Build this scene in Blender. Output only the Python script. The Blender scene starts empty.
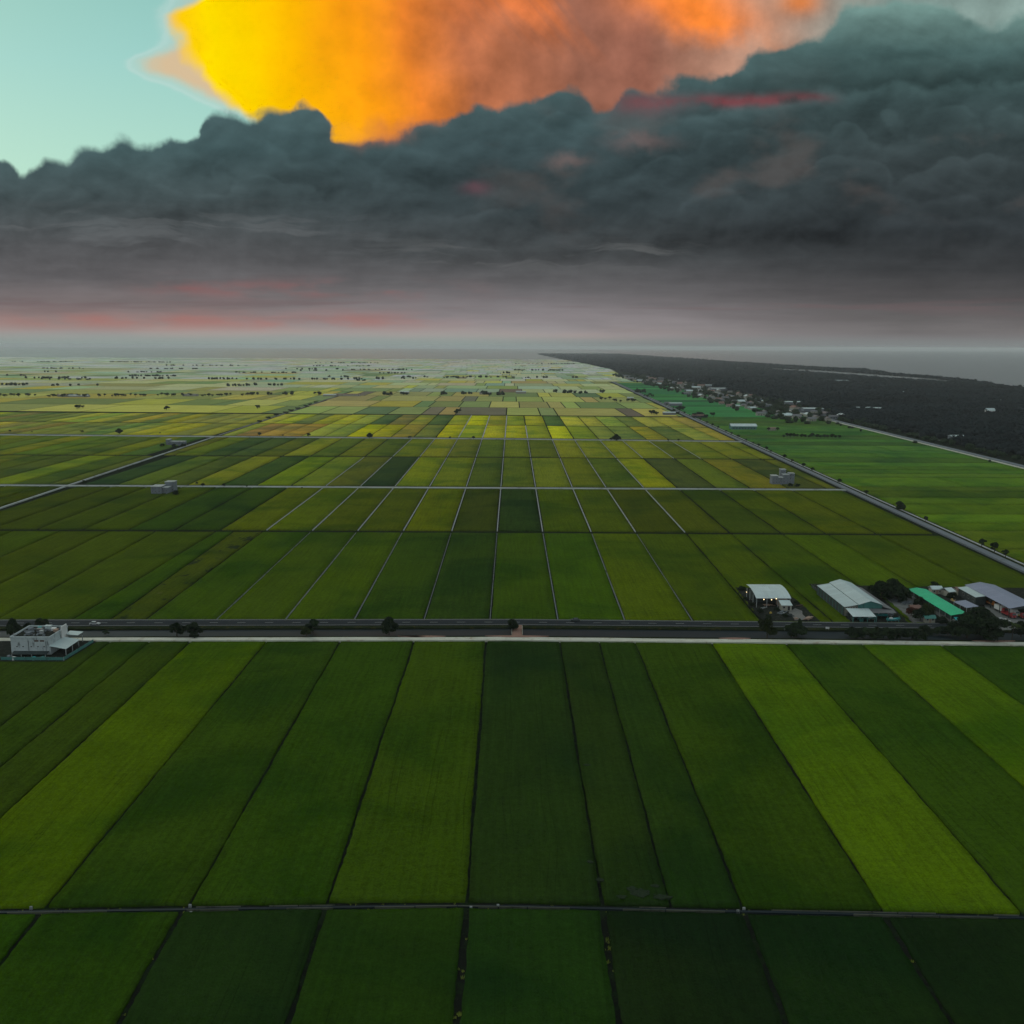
import bpy, math, random
import numpy as np
from mathutils import Matrix, Vector

random.seed(7)
rng = np.random.default_rng(11)
scene = bpy.context.scene
COL = scene.collection
R = math.radians

# ------------------------------------------------------------------ camera
F = 950.0
HCAM = 120.0
PITCH = math.atan((512 - 346.0) / F)
ROLL = math.atan(4.0 / 1024)
cam_d = bpy.data.cameras.new('camera')
cam = bpy.data.objects.new('camera', cam_d)
COL.objects.link(cam)
cam_d.sensor_fit = 'HORIZONTAL'
cam_d.sensor_width = 36
cam_d.lens = 36 * F / 1024
cam_d.clip_start = 0.5
cam_d.clip_end = 150000
CM = Matrix.Rotation(math.pi / 2 - PITCH, 3, 'X') @ Matrix.Rotation(ROLL, 3, 'Z')
cam.matrix_world = Matrix.Translation((0, 0, HCAM)) @ CM.to_4x4()
scene.camera = cam


def ray(px, py):
    return CM @ Vector(((px - 512) / F, -(py - 512) / F, -1))


def G(px, py, z=0.0):
    """Ground point (x, y) of a photo measurement."""
    d = ray(px, py)
    t = (z - HCAM) / d.z
    return d.x * t, d.y * t


def SK(px, py):
    d = ray(px, py)
    return d.x / d.y, d.z / d.y


def lin(c):
    def f(u):
        u /= 255.0
        return u / 12.92 if u <= 0.04045 else ((u + 0.055) / 1.055) ** 2.4
    return tuple(f(u) for u in c)


# ------------------------------------------------------------------ node helper
class S:
    nt = None

    def __init__(self, s):
        self.s = s

    @staticmethod
    def put(inp, v):
        if isinstance(v, S):
            S.nt.links.new(v.s, inp)
        elif v is not None:
            if isinstance(v, tuple) and hasattr(inp, 'default_value') and not isinstance(inp.default_value, float):
                v = tuple(v) + ((1.0,) if len(inp.default_value) == 4 and len(v) == 3 else ())
            inp.default_value = v

    def __add__(s, o): return m('ADD', s, o)
    def __radd__(s, o): return m('ADD', s, o)
    def __sub__(s, o): return m('SUBTRACT', s, o)
    def __rsub__(s, o): return m('SUBTRACT', o, s)
    def __mul__(s, o): return m('MULTIPLY', s, o)
    def __rmul__(s, o): return m('MULTIPLY', s, o)
    def __truediv__(s, o): return m('DIVIDE', s, o)


def m(op, a, b=None, c=None, clamp=False):
    n = S.nt.nodes.new('ShaderNodeMath')
    n.operation = op
    n.use_clamp = clamp
    for i, v in enumerate((a, b, c)):
        if v is not None:
            S.put(n.inputs[i], v)
    return S(n.outputs[0])


def sstep(a, b, x):
    n = S.nt.nodes.new('ShaderNodeMapRange')
    n.interpolation_type = 'SMOOTHSTEP'
    S.put(n.inputs['Value'], x)
    S.put(n.inputs['From Min'], a)
    S.put(n.inputs['From Max'], b)
    return S(n.outputs[0])


def gauss(x, w):
    q = x / w
    return m('POWER', 2.718, q * q * -1.0)


def mixc(f, a, b, mode='MIX'):
    n = S.nt.nodes.new('ShaderNodeMix')
    n.data_type = 'RGBA'
    n.blend_type = mode
    S.put(n.inputs[0], f)
    S.put(n.inputs[6], a)
    S.put(n.inputs[7], b)
    return S(n.outputs[2])


def comb(x, y, z=0.0):
    n = S.nt.nodes.new('ShaderNodeCombineXYZ')
    for i, v in enumerate((x, y, z)):
        S.put(n.inputs[i], v)
    return S(n.outputs[0])


def sep(v):
    n = S.nt.nodes.new('ShaderNodeSeparateXYZ')
    S.put(n.inputs[0], v)
    return S(n.outputs[0]), S(n.outputs[1]), S(n.outputs[2])


NDIM = '2D'


def noise(v, scale, detail=4.0, rough=0.55, dist=0.0, lac=2.0):
    n = S.nt.nodes.new('ShaderNodeTexNoise')
    n.noise_dimensions = NDIM
    S.put(n.inputs['Vector'], v)
    n.inputs['Scale'].default_value = scale
    n.inputs['Detail'].default_value = detail
    n.inputs['Roughness'].default_value = rough
    n.inputs['Distortion'].default_value = dist
    n.inputs['Lacunarity'].default_value = lac
    return S(n.outputs[0])


def ramp(x, pts):
    n = S.nt.nodes.new('ShaderNodeValToRGB')
    e = n.color_ramp.elements
    while len(e) < len(pts):
        e.new(0.5)
    for el, (p, c) in zip(e, pts):
        el.position = p
        el.color = tuple(c) + (1.0,)
    S.put(n.inputs[0], x)
    return S(n.outputs[0])


def fcurve(x, pts):
    n = S.nt.nodes.new('ShaderNodeFloatCurve')
    cu = n.mapping.curves[0]
    n.mapping.use_clip = False
    while len(cu.points) < len(pts):
        cu.points.new(0.5, 0.5)
    for p, (a, b) in zip(cu.points, pts):
        p.location = (a, b)
        p.handle_type = 'AUTO_CLAMPED'
    n.mapping.update()
    S.put(n.inputs['Value'], x)
    return S(n.outputs[0])


def vscale(v, xyz):
    n = S.nt.nodes.new('ShaderNodeVectorMath')
    n.operation = 'MULTIPLY'
    S.put(n.inputs[0], v)
    n.inputs[1].default_value = xyz
    return S(n.outputs[0])


def vadd(v, xyz):
    n = S.nt.nodes.new('ShaderNodeVectorMath')
    n.operation = 'ADD'
    S.put(n.inputs[0], v)
    n.inputs[1].default_value = xyz
    return S(n.outputs[0])


def csc(c, f):
    """colour times factor"""
    n = S.nt.nodes.new('ShaderNodeVectorMath')
    n.operation = 'SCALE'
    S.put(n.inputs[0], c)
    S.put(n.inputs['Scale'], f)
    return S(n.outputs[0])


# ------------------------------------------------------------------ sky (world)
SUN_EL, SUN_AZ = R(28), R(-42)      # azimuth measured from +Y towards +X
w = bpy.data.worlds.new('World')
scene.world = w
w.use_nodes = True
S.nt = w.node_tree
nt = w.node_tree
nt.nodes.clear()
tc = nt.nodes.new('ShaderNodeTexCoord')
D = S(tc.outputs['Generated'])
dx, dy, dz = sep(D)
dyc = m('MAXIMUM', dy, 0.08)
sx = dx / dyc
sz = dz / dyc
P2 = comb(sx, sz, 0.0)
T = (sx + 0.8) / 1.6


def tn(px, py=150):
    return (SK(px, py)[0] + 0.8) / 1.6


def zn(py, px=512):
    return (SK(px, py)[1] + 0.05) / 0.5


ZN = (sz + 0.05) / 0.5
sky = nt.nodes.new('ShaderNodeTexSky')
sky.sky_type = 'NISHITA'
sky.sun_disc = False
sky.sun_elevation = SUN_EL
sky.sun_rotation = SUN_AZ
sky.air_density = 1.5
sky.dust_density = 2.0
NISH = csc(mixc(1.0, S(sky.outputs[0]), (1.0, 1.15, 0.95), 'MULTIPLY'), 0.07)

# clear sky
clear = ramp(ZN, [(zn(330), lin((186, 220, 206))), (zn(180), lin((168, 218, 204))), (zn(60), lin((141, 202, 199))), (min(0.999, zn(-20)), lin((126, 190, 186)))])
clear = mixc(0.12, clear, NISH)

n_big = noise(P2, 6.0, 5, 0.55) - 0.5
n_mid = noise(vadd(P2, (3.1, 1.7, 0)), 14.0, 6, 0.58) - 0.5
n_fin = noise(vadd(P2, (7.7, 2.2, 0)), 38.0, 6, 0.6) - 0.5
wa = noise(vadd(P2, (21.0, 3.0, 0)), 24.0, 4, 0.52) - 0.5
wb = noise(vadd(P2, (2.0, 31.0, 0)), 24.0, 4, 0.52) - 0.5
# billows: rounded cells broken up by noise
vo = nt.nodes.new('ShaderNodeTexVoronoi')
vo.voronoi_dimensions = '2D'
vo.feature = 'SMOOTH_F1'
vo.inputs['Scale'].default_value = 26
vo.inputs['Smoothness'].default_value = 0.35
wv = nt.nodes.new('ShaderNodeVectorMath'); wv.operation = 'ADD'
S.put(wv.inputs[0], P2)
S.put(wv.inputs[1], comb(n_mid * 0.05, n_big * 0.06, 0.0))
nt.links.new(wv.outputs[0], vo.inputs['Vector'])
bil = 0.45 - S(vo.outputs['Distance'])

# high sunlit cloud
# billowing layers: each has its own bumpy upper edge, light on top and dark towards its foot

xl = [(-12, 205), (0, 196), (8, 182), (18, 172), (30, 174), (45, 182), (60, 190), (75, 202), (92, 222), (110, 238), (130, 262)]
pts = sorted([(zn(y, x), (SK(x, y)[0] + 0.8) / 1.6) for y, x in xl])
XL = fcurve(ZN, pts) * 1.6 - 0.8
eo = sx - XL + n_mid * 0.022 + wa * 0.016 + n_big * 0.014 + bil * 0.016
m_or = sstep(-0.007, 0.014, eo)
m_rim = sstep(-0.05, 0.0, eo + n_big * 0.09)
# wisp that leaves the cloud to the left
wx, wz = SK(150, 72)
wisp = gauss(sz - wz + (sx - wx) * 0.45 + n_mid * 0.03, 0.014) * gauss(sx - wx, 0.04) * sstep(-0.25, 0.3, n_mid * 2.0 + n_fin)
to = T + n_big * 0.035 + n_mid * 0.010 + (sz - 0.27) * 0.10
orc = ramp(to, [(tn(150, 50), lin((255, 176, 96))), (tn(186, 50), lin((255, 204, 10))), (tn(212, 50), lin((255, 220, 0))), (tn(256, 50), lin((255, 208, 0))),
                (tn(305, 50), lin((255, 184, 4))), (tn(360, 50), lin((252, 156, 20))), (tn(410, 50), lin((232, 130, 44))), (tn(475, 50), lin((180, 108, 72))),
                (tn(570, 50), lin((150, 99, 80))), (tn(640, 50), lin((156, 102, 84))), (tn(740, 50), lin((182, 138, 116))), (tn(820, 50), lin((160, 150, 138))), (tn(900, 50), lin((130, 152, 146)))])
# hot patches high on the right half of that cloud
px1, pz1 = SK(690, 2)
hot = gauss((sx - px1) + (sz - pz1) * 0.9, 0.055) * sstep(-0.035, 0.0, sz - pz1 + 0.012 + n_mid * 0.05 + n_big * 0.03)
px2, pz2 = SK(565, 10)
streak = sstep(0.0, 0.22, noise(comb(sx * 1.0 + sz * 0.9, sz * 0.35, 0.0), 13.0, 5, 0.55) - 0.48) * sstep(-0.06, 0.03, sz - pz2) * gauss(sx - px2, 0.12)
px3, pz3 = SK(800, 2)
hot3 = gauss(sx - px3, 0.02) * gauss(sz - pz3, 0.012)
orc = mixc(hot * 0.95, orc, lin((255, 138, 50)))
orc = mixc(streak * 0.8, orc, lin((244, 128, 58)))
orc = mixc(hot3 * 0.8, orc, lin((250, 140, 60)))
emb_o = noise(vadd(P2, (5.0, 5.0, 0)), 11.0, 6, 0.55) - noise(vadd(P2, (5.012, 4.985, 0)), 11.0, 6, 0.55)
orc = csc(orc, m('ADD', 1.0, emb_o * m('ADD', 0.25, sstep(tn(270), tn(480), T) * 1.15)))
# pale cauliflower edge between the orange cloud and the upper right bank
pl = [(-14, 172), (0, 168), (12, 164), (28, 166), (46, 160), (55, 138), (62, 122), (68, 124), (76, 142), (86, 166), (97, 192), (107, 216), (118, 246), (132, 270)]
pts = sorted([(zn(y, x), (SK(x, y)[0] + 0.8) / 1.6) for y, x in pl])
PL = fcurve(ZN, pts) * 1.6 - 0.8
ep = sx - PL + wa * 0.020 + n_mid * 0.030
m_pl = sstep(-0.010, 0.012, ep)
sheath = mixc(sstep(0.0, 0.035, ep), lin((190, 212, 206)), lin((226, 184, 138)))
col = mixc(m_pl * m('ADD', 0.30, sstep(0.0, 0.05, ep + n_mid * 0.05) * 0.5, clamp=True), clear, sheath)
col = mixc(gauss(ep - 0.002, 0.005) * 0.28, col, lin((204, 222, 216)))
col = mixc(m_or, col, orc)

# the slate cloud bank: its upper outline
te = [(-140, 190), (-60, 172), (-15, 168), (6, 164), (14, 176), (30, 166), (46, 161), (60, 160), (74, 149), (92, 141), (120, 137), (150, 138), (184, 143), (197, 132), (212, 114), (233, 111), (252, 114),
      (284, 107), (314, 112), (328, 121), (336, 138), (352, 139), (376, 133), (388, 136), (404, 132), (430, 122), (455, 119), (472, 110), (500, 103),
      (535, 97), (560, 91), (578, 93), (600, 106), (625, 96), (650, 88), (690, 83), (720, 73), (750, 60), (790, 44), (830, 23), (860, 5), (930, 3), (985, 20), (1024, 12), (1160, -4)]
pts = sorted([(tn(x, y), zn(y, x)) for x, y in te])
# the same outline seen by light from above: soft copy
ED = fcurve(T + wa * 0.016 + n_mid * 0.008, pts) * 0.5 - 0.05
dep = ED - sz + wb * 0.018 + n_mid * 0.014 + (0.45 - S(vo.outputs['Distance'])) * 0.017
soft = mixc(sstep(0.0, 0.22, sx), (0.010, 0.010, 0.010), (0.018, 0.018, 0.018))
m_bk = sstep(-0.003, 0.007, dep)
sl = lambda y: zn(y)
bk_l = ramp(ZN, [(sl(372), lin((172, 176, 174))), (sl(346), lin((168, 150, 146))), (sl(328), lin((152, 130, 126))), (sl(308), lin((122, 112, 112))), (sl(280), lin((100, 98, 100))), (sl(245), lin((82, 84, 86))),
                 (sl(200), lin((66, 78, 80))), (sl(150), lin((60, 80, 82))), (sl(110), lin((66, 88, 90)))])
bk_r = ramp(ZN, [(sl(380), lin((132, 130, 131))), (sl(348), lin((123, 119, 121))), (sl(328), lin((110, 107, 107))), (sl(300), lin((84, 82, 83))), (sl(268), lin((62, 64, 66))), (sl(225), lin((52, 58, 61))),
                 (sl(160), lin((56, 66, 68))), (sl(100), lin((54, 70, 71))), (sl(50), lin((66, 90, 89))), (sl(0), lin((104, 134, 128)))])
bk_m = ramp(ZN, [(sl(372), lin((166, 174, 176))), (sl(346), lin((158, 152, 152))), (sl(318), lin((136, 130, 132))), (sl(290), lin((104, 102, 104))), (sl(255), lin((74, 78, 80))), (sl(210), lin((58, 68, 71))),
                 (sl(150), lin((56, 72, 75))), (sl(90), lin((62, 82, 84)))])
zw = sz + n_big * 0.012
bk = mixc(sstep(tn(120), tn(500), T), bk_l, bk_m)
bk = mixc(sstep(tn(540), tn(930), T), bk, bk_r)
# relief of the bank
sc1 = vscale(P2, (1.0, 1.7, 1.0))
e1 = noise(vadd(sc1, (1.0, 9.0, 0)), 8.5, 5, 0.56, 0.25) - noise(vadd(sc1, (1.010, 8.972, 0)), 8.5, 5, 0.56, 0.25)
e2 = noise(vadd(sc1, (4.0, 2.0, 0)), 22.0, 6, 0.55, 0.2) - noise(vadd(sc1, (4.004, 1.988, 0)), 22.0, 6, 0.55, 0.2)
fade = sstep(SK(512, 322)[1], SK(512, 215)[1], sz)
# rounded tops catch light from above, their bases fall dark in broken horizontal lines
base_l = gauss(sz - SK(512, 212)[1] + n_mid * 0.02 + n_big * 0.02, 0.012) * sstep(tn(420), tn(250), T) + gauss(sz - SK(512, 238)[1] + n_mid * 0.03 + n_big * 0.02, 0.014) * sstep(tn(260), tn(420), T)
def bumps(ofs, sc, sm=0.25):
    v = S.nt.nodes.new('ShaderNodeTexVoronoi')
    v.voronoi_dimensions = '2D'
    v.feature = 'SMOOTH_F1'
    v.inputs['Scale'].default_value = sc
    v.inputs['Smoothness'].default_value = sm
    S.put(v.inputs['Vector'], vadd(comb(sx + wa * 0.018 + n_mid * 0.02, sz * 1.25 + wb * 0.018, 0.0), ofs))
    return 0.45 - S(v.outputs['Distance'])


shade = m('ADD', 0.86, m('POWER', 2.718, m('MAXIMUM', dep, 0.0) * -26.0) * 0.52)
for li, (pts_, ofs, amp, al0) in enumerate([
        ([(-140, 195), (0, 186), (60, 176), (130, 168), (180, 172), (230, 150), (300, 148), (350, 166), (420, 158), (480, 140), (540, 128), (600, 134), (660, 142), (720, 122), (790, 128), (860, 140), (940, 118), (1024, 128), (1160, 130)], (1.3, 4.1, 0), 1.0, 0.9),
        ([(-140, 205), (20, 200), (90, 190), (190, 196), (260, 182), (340, 190), (400, 176), (470, 178), (560, 160), (640, 172), (700, 160), (780, 168), (850, 158), (930, 170), (1024, 160), (1160, 160)], (5.3, 2.2, 0), 1.0, 0.85),
        ([(-140, 222), (60, 214), (180, 216), (300, 208), (420, 212), (520, 200), (620, 208), (720, 196), (820, 204), (920, 196), (1024, 204), (1160, 200)], (8.3, 7.2, 0), 0.8, 0.7)]):
    Ei = fcurve(T + n_mid * 0.02, sorted((tn(x, y), zn(y, x)) for x, y in pts_)) * 0.5 - 0.05
    di = Ei - sz + (bumps(ofs, 13.0) * 0.05 + bumps(ofs, 31.0) * 0.020 + wb * 0.012) * amp
    ai = sstep(0.36, 0.60, noise(vadd(P2, ofs), 5.0, 3, 0.5)) * al0
    mi = sstep(-0.002, 0.007, di) * ai
    shi = m('ADD', 0.80, 0.56 * m('POWER', 2.718, m('MAXIMUM', di, 0.0) * -38.0))
    shade = shade * (1.0 - mi) + shi * mi
rel = m('ADD', 1.03, (e1 * 1.0 + e2 * 0.6) * fade + n_mid * 0.08 * fade + (shade - 1.0) * fade - base_l * 0.14)
bk = csc(bk, m('MAXIMUM', rel, 0.45))
# warm wear of light on a few patches
warm = sstep(0.10, 0.30, noise(vadd(sc1, (11.0, 3.0, 0)), 9.0, 4, 0.5) - 0.42) * fade * gauss(sz - SK(512, 165)[1], 0.06) * sstep(tn(430), tn(560), T)
bk = mixc(warm * 0.22, bk, lin((124, 106, 100)))
# low streaky strata
st = noise(comb(sx * 1.2 + 2.0, sz * 13.0, 0.0), 6.5, 6, 0.6) - 0.5
low = sstep(SK(512, 200)[1], SK(512, 290)[1], sz) 
bk = csc(bk, m('ADD', 1.0, st * 0.42 * sstep(0.0, 0.02, sz) * low))
# upper right bank has an under-shadow with a lower bank in front of it
e3 = [(590, 118), (650, 116), (700, 112), (740, 106), (800, 100), (860, 95), (920, 90), (1024, 92), (1160, 96)]
E3 = fcurve(T, sorted([(0.0, zn(150))] + [(tn(x, y), zn(y, x)) for x, y in e3])) * 0.5 - 0.05
q3 = sz - E3 - (n_mid * 0.026 + bil * 0.012 + n_big * 0.016)
w3 = sstep(tn(620), tn(740), T)
bk = csc(bk, 1.0 - sstep(0.030, 0.0, q3) * sstep(-0.004, 0.006, q3) * 0.30 * w3)
bk = csc(bk, m('ADD', 1.0, sstep(-0.03, -0.002, q3) * sstep(0.006, -0.004, q3) * 0.26 * w3))
# red strip caught under the upper bank, and pink strata above the horizon
rx, rz = SK(715, 100)
red = gauss(sz - rz - (sx - rx) * 0.02 + n_mid * 0.014, 0.0055) * sstep(0.135, 0.07, m('ABSOLUTE', sx - rx)) * sstep(-0.22, 0.2, n_big + n_mid)
red2 = gauss(sz - SK(640, 103)[1] + n_mid * 0.02, 0.010) * gauss(sx - SK(640, 103)[0], 0.035)
bk = mixc(red * 0.6, bk, lin((140, 58, 66)))
bk = mixc(red2 * 0.4, bk, lin((146, 72, 76)))
spx, spz = SK(476, 188)
bk = mixc(gauss(sz - spz + n_fin * 0.01, 0.006) * gauss(sx - spx, 0.014) * 0.5, bk, lin((112, 74, 84)))
spx, spz = SK(640, 142)
bk = mixc(gauss(sz - spz + n_fin * 0.02, 0.007) * gauss(sx - spx, 0.03) * 0.5, bk, lin((120, 100, 98)))
spx, spz = SK(568, 160)
bk = mixc(gauss(sz - spz + n_fin * 0.02, 0.006) * gauss(sx - spx, 0.02) * 0.5, bk, lin((126, 104, 100)))
pn = noise(comb(sx * 1.6, sz * 6.0, 0.0), 7.0, 5, 0.55)
pk = gauss(sz - SK(300, 289)[1] + n_big * 0.012, 0.009) * sstep(0.38, 0.70, pn) * sstep(tn(100), tn(180), T) * sstep(tn(520), tn(380), T)
pk2 = gauss(sz - SK(200, 322)[1] + n_big * 0.014, 0.010) * sstep(0.26, 0.68, pn) * sstep(tn(-60), tn(60), T) * sstep(tn(520), tn(330), T)
bk = mixc(pk * 0.55, bk, lin((146, 96, 95)))
bk = mixc(pk2 * 0.62, bk, lin((168, 110, 103)))
pk3 = gauss(sz - SK(300, 338)[1], 0.008) * sstep(tn(820), tn(420), T) * sstep(0.3, 0.6, noise(comb(sx, sz * 9.0, 0.0), 5.0, 4, 0.5))
bk = mixc(pk3 * 0.5, bk, lin((196, 158, 146)))
ws = sstep(0.50, 0.68, noise(comb(sx * 1.4 + 5.0, sz * 15.0 + n_big * 0.6, 0.0), 5.5, 4, 0.55))
bk = mixc(ws * gauss(sz - SK(560, 254)[1] + n_big * 0.012, 0.014) * sstep(tn(330), tn(470), T) * sstep(tn(760), tn(650), T) * 0.32, bk, lin((118, 120, 120)))
bk = mixc(ws * gauss(sz - SK(250, 232)[1], 0.02) * sstep(tn(430), tn(300), T) * 0.35, bk, lin((108, 112, 114)))
ds = sstep(0.52, 0.66, noise(comb(sx * 1.1 + 1.0, sz * 22.0, 0.0), 5.0, 3, 0.5)) * gauss(sz - SK(460, 305)[1], 0.008)
bk = mixc(ds * 0.35, bk, lin((112, 92, 94)))
fringe = gauss(dep, 0.008) * gauss(sx - SK(385, 135)[0], 0.035)
front = mixc(m_bk, col, bk)
front = mixc(fringe * 0.5, front, lin((188, 112, 80)))
# pale mist lying along the horizon on the left half
mst = sstep(SK(300, 322)[1] + 0.004, SK(300, 348)[1], sz + st * 0.010) * sstep(tn(640), tn(430), T)
front = mixc(mst * 0.75, front, lin((150, 161, 160)))
front = mixc(sstep(SK(512, 330)[1], SK(512, 345)[1], sz) * 0.95, front, mixc(sstep(tn(420), tn(720), T), lin((141, 152, 148)), lin((126, 131, 131))))
# overhead and behind: open evening sky with thin high cloud
NDIM = '3D'
hn = noise(vscale(D, (2.0, 2.0, 4.0)), 1.6, 3, 0.55)
over = mixc(sstep(0.42, 0.7, hn), (0.46, 0.565, 0.58), (0.57, 0.60, 0.59))
over = mixc(0.15, over, NISH)
back = mixc(sstep(0.02, 0.45, dz), (0.66, 0.70, 0.73), over)  # unseen low sky behind, brightened to light haze and walls
f_az = sstep(0.10, 0.45, dy)
f_el = sstep(0.62, 0.40, sz)
full = mixc(f_az * f_el, back, front)
bg = nt.nodes.new('ShaderNodeBackground')
S.put(bg.inputs['Color'], full)
bg.inputs['Strength'].default_value = 1.0
wo = nt.nodes.new('ShaderNodeOutputWorld')
nt.links.new(bg.outputs[0], wo.inputs['Surface'])
try:
    w.cycles.sampling_method = 'MANUAL'
    w.cycles.sample_map_resolution = 512
except Exception:
    pass

sun_d = bpy.data.lights.new('sun', 'SUN')
sun_d.energy = 0.5
sun_d.angle = R(20)
sun_d.color = (1.0, 0.93, 0.82)
sun = bpy.data.objects.new('sun', sun_d)
COL.objects.link(sun)
sv = Vector((math.sin(SUN_AZ) * math.cos(SUN_EL), math.cos(SUN_AZ) * math.cos(SUN_EL), math.sin(SUN_EL)))
sun.rotation_euler = sv.to_track_quat('Z', 'Y').to_euler()

scene.view_settings.view_transform = 'Standard'
scene.view_settings.look = 'None'
scene.view_settings.exposure = 0.0
scene.view_settings.gamma = 1.0
scene.render.film_transparent = False
scene.cycles.adaptive_threshold = 0.015
scene.cycles.use_denoising = True
scene.cycles.max_bounces = 4
scene.cycles.diffuse_bounces = 2
scene.cycles.glossy_bounces = 2
scene.cycles.volume_bounces = 0
scene.cycles.transparent_max_bounces = 6

# ------------------------------------------------------------------ materials


def new_mat(name):
    mt = bpy.data.materials.new(name)
    mt.use_nodes = True
    S.nt = mt.node_tree
    mt.node_tree.nodes.clear()
    b = mt.node_tree.nodes.new('ShaderNodeBsdfPrincipled')
    o = mt.node_tree.nodes.new('ShaderNodeOutputMaterial')
    mt.node_tree.links.new(b.outputs[0], o.inputs['Surface'])
    return mt, b


def texco(kind='Object'):
    n = S.nt.nodes.new('ShaderNodeTexCoord')
    return S(n.outputs[kind])


def geopos():
    n = S.nt.nodes.new('ShaderNodeNewGeometry')
    return S(n.outputs['Position'])


def bump(b, h, strength, dist):
    n = S.nt.nodes.new('ShaderNodeBump')
    n.inputs['Strength'].default_value = strength
    n.inputs['Distance'].default_value = dist
    S.put(n.inputs['Height'], h)
    S.nt.links.new(n.outputs[0], b.inputs['Normal'])


def spec(b, rough, sp=0.3, metal=0.0):
    b.inputs['Roughness'].default_value = rough
    b.inputs['Specular IOR Level'].default_value = sp
    b.inputs['Metallic'].default_value = metal


def plain(name, c, var=0.25, scale=0.6, rough=0.8, sp=0.3, dirt=None, bumpd=0.0, rnd=0.0):
    """Painted / mineral surface with mottling, and optional dirt colour."""
    mt, b = new_mat(name)
    p = geopos()
    n1 = noise(p, scale, 5, 0.6)
    n2 = noise(p, scale * 7, 3, 0.6)
    f = m('ADD', 1.0 - var, (n1 * 1.3 + n2 * 0.7) * var)
    if rnd:
        oi = S.nt.nodes.new('ShaderNodeObjectInfo')
        f = f * m('ADD', 1.0 - rnd, S(oi.outputs['Random']) * (2 * rnd))
    cc = csc(mixc(0.0, tuple(c), tuple(c)), f)
    if dirt:
        cc = mixc(sstep(0.50, 0.74, noise(vscale(p, (1, 1, 0.35)), scale * 1.7, 6, 0.65)), cc, tuple(dirt))
    S.put(b.inputs['Base Color'], cc)
    spec(b, rough, sp)
    if bumpd:
        bump(b, n2, 0.6, bumpd)
    return mt


def roofmat(name, c, dirt, axis=0, rough=0.55):
    mt, b = new_mat(name)
    p = texco('Object')
    n1 = noise(p, 0.25, 5, 0.6)
    x, y, z = sep(p)
    u = x if axis == 0 else y
    v = y if axis == 0 else x
    strk = noise(comb(u * 1.4, v * 0.12, 0.0), 1.0, 5, 0.65)
    sheet = noise(comb(m('FLOOR', u / 2.2), m('FLOOR', v / 7.0), 3.0), 9.3, 0, 0.5)
    cc = csc(mixc(0.0, tuple(c), tuple(c)), m('ADD', 0.72, n1 * 0.28 + sheet * 0.26))
    cc = mixc(sstep(0.52, 0.78, strk) * 0.65, cc, tuple(dirt))
    S.put(b.inputs['Base Color'], cc)
    spec(b, rough, 0.4)
    rib = m('SINE', u * (2 * math.pi / 0.6))
    bump(b, rib, 0.5, 0.04)
    return mt


# rice: colour comes from the object (each plot its own)
LG = 0.55   # photo radiance -> albedo


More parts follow.
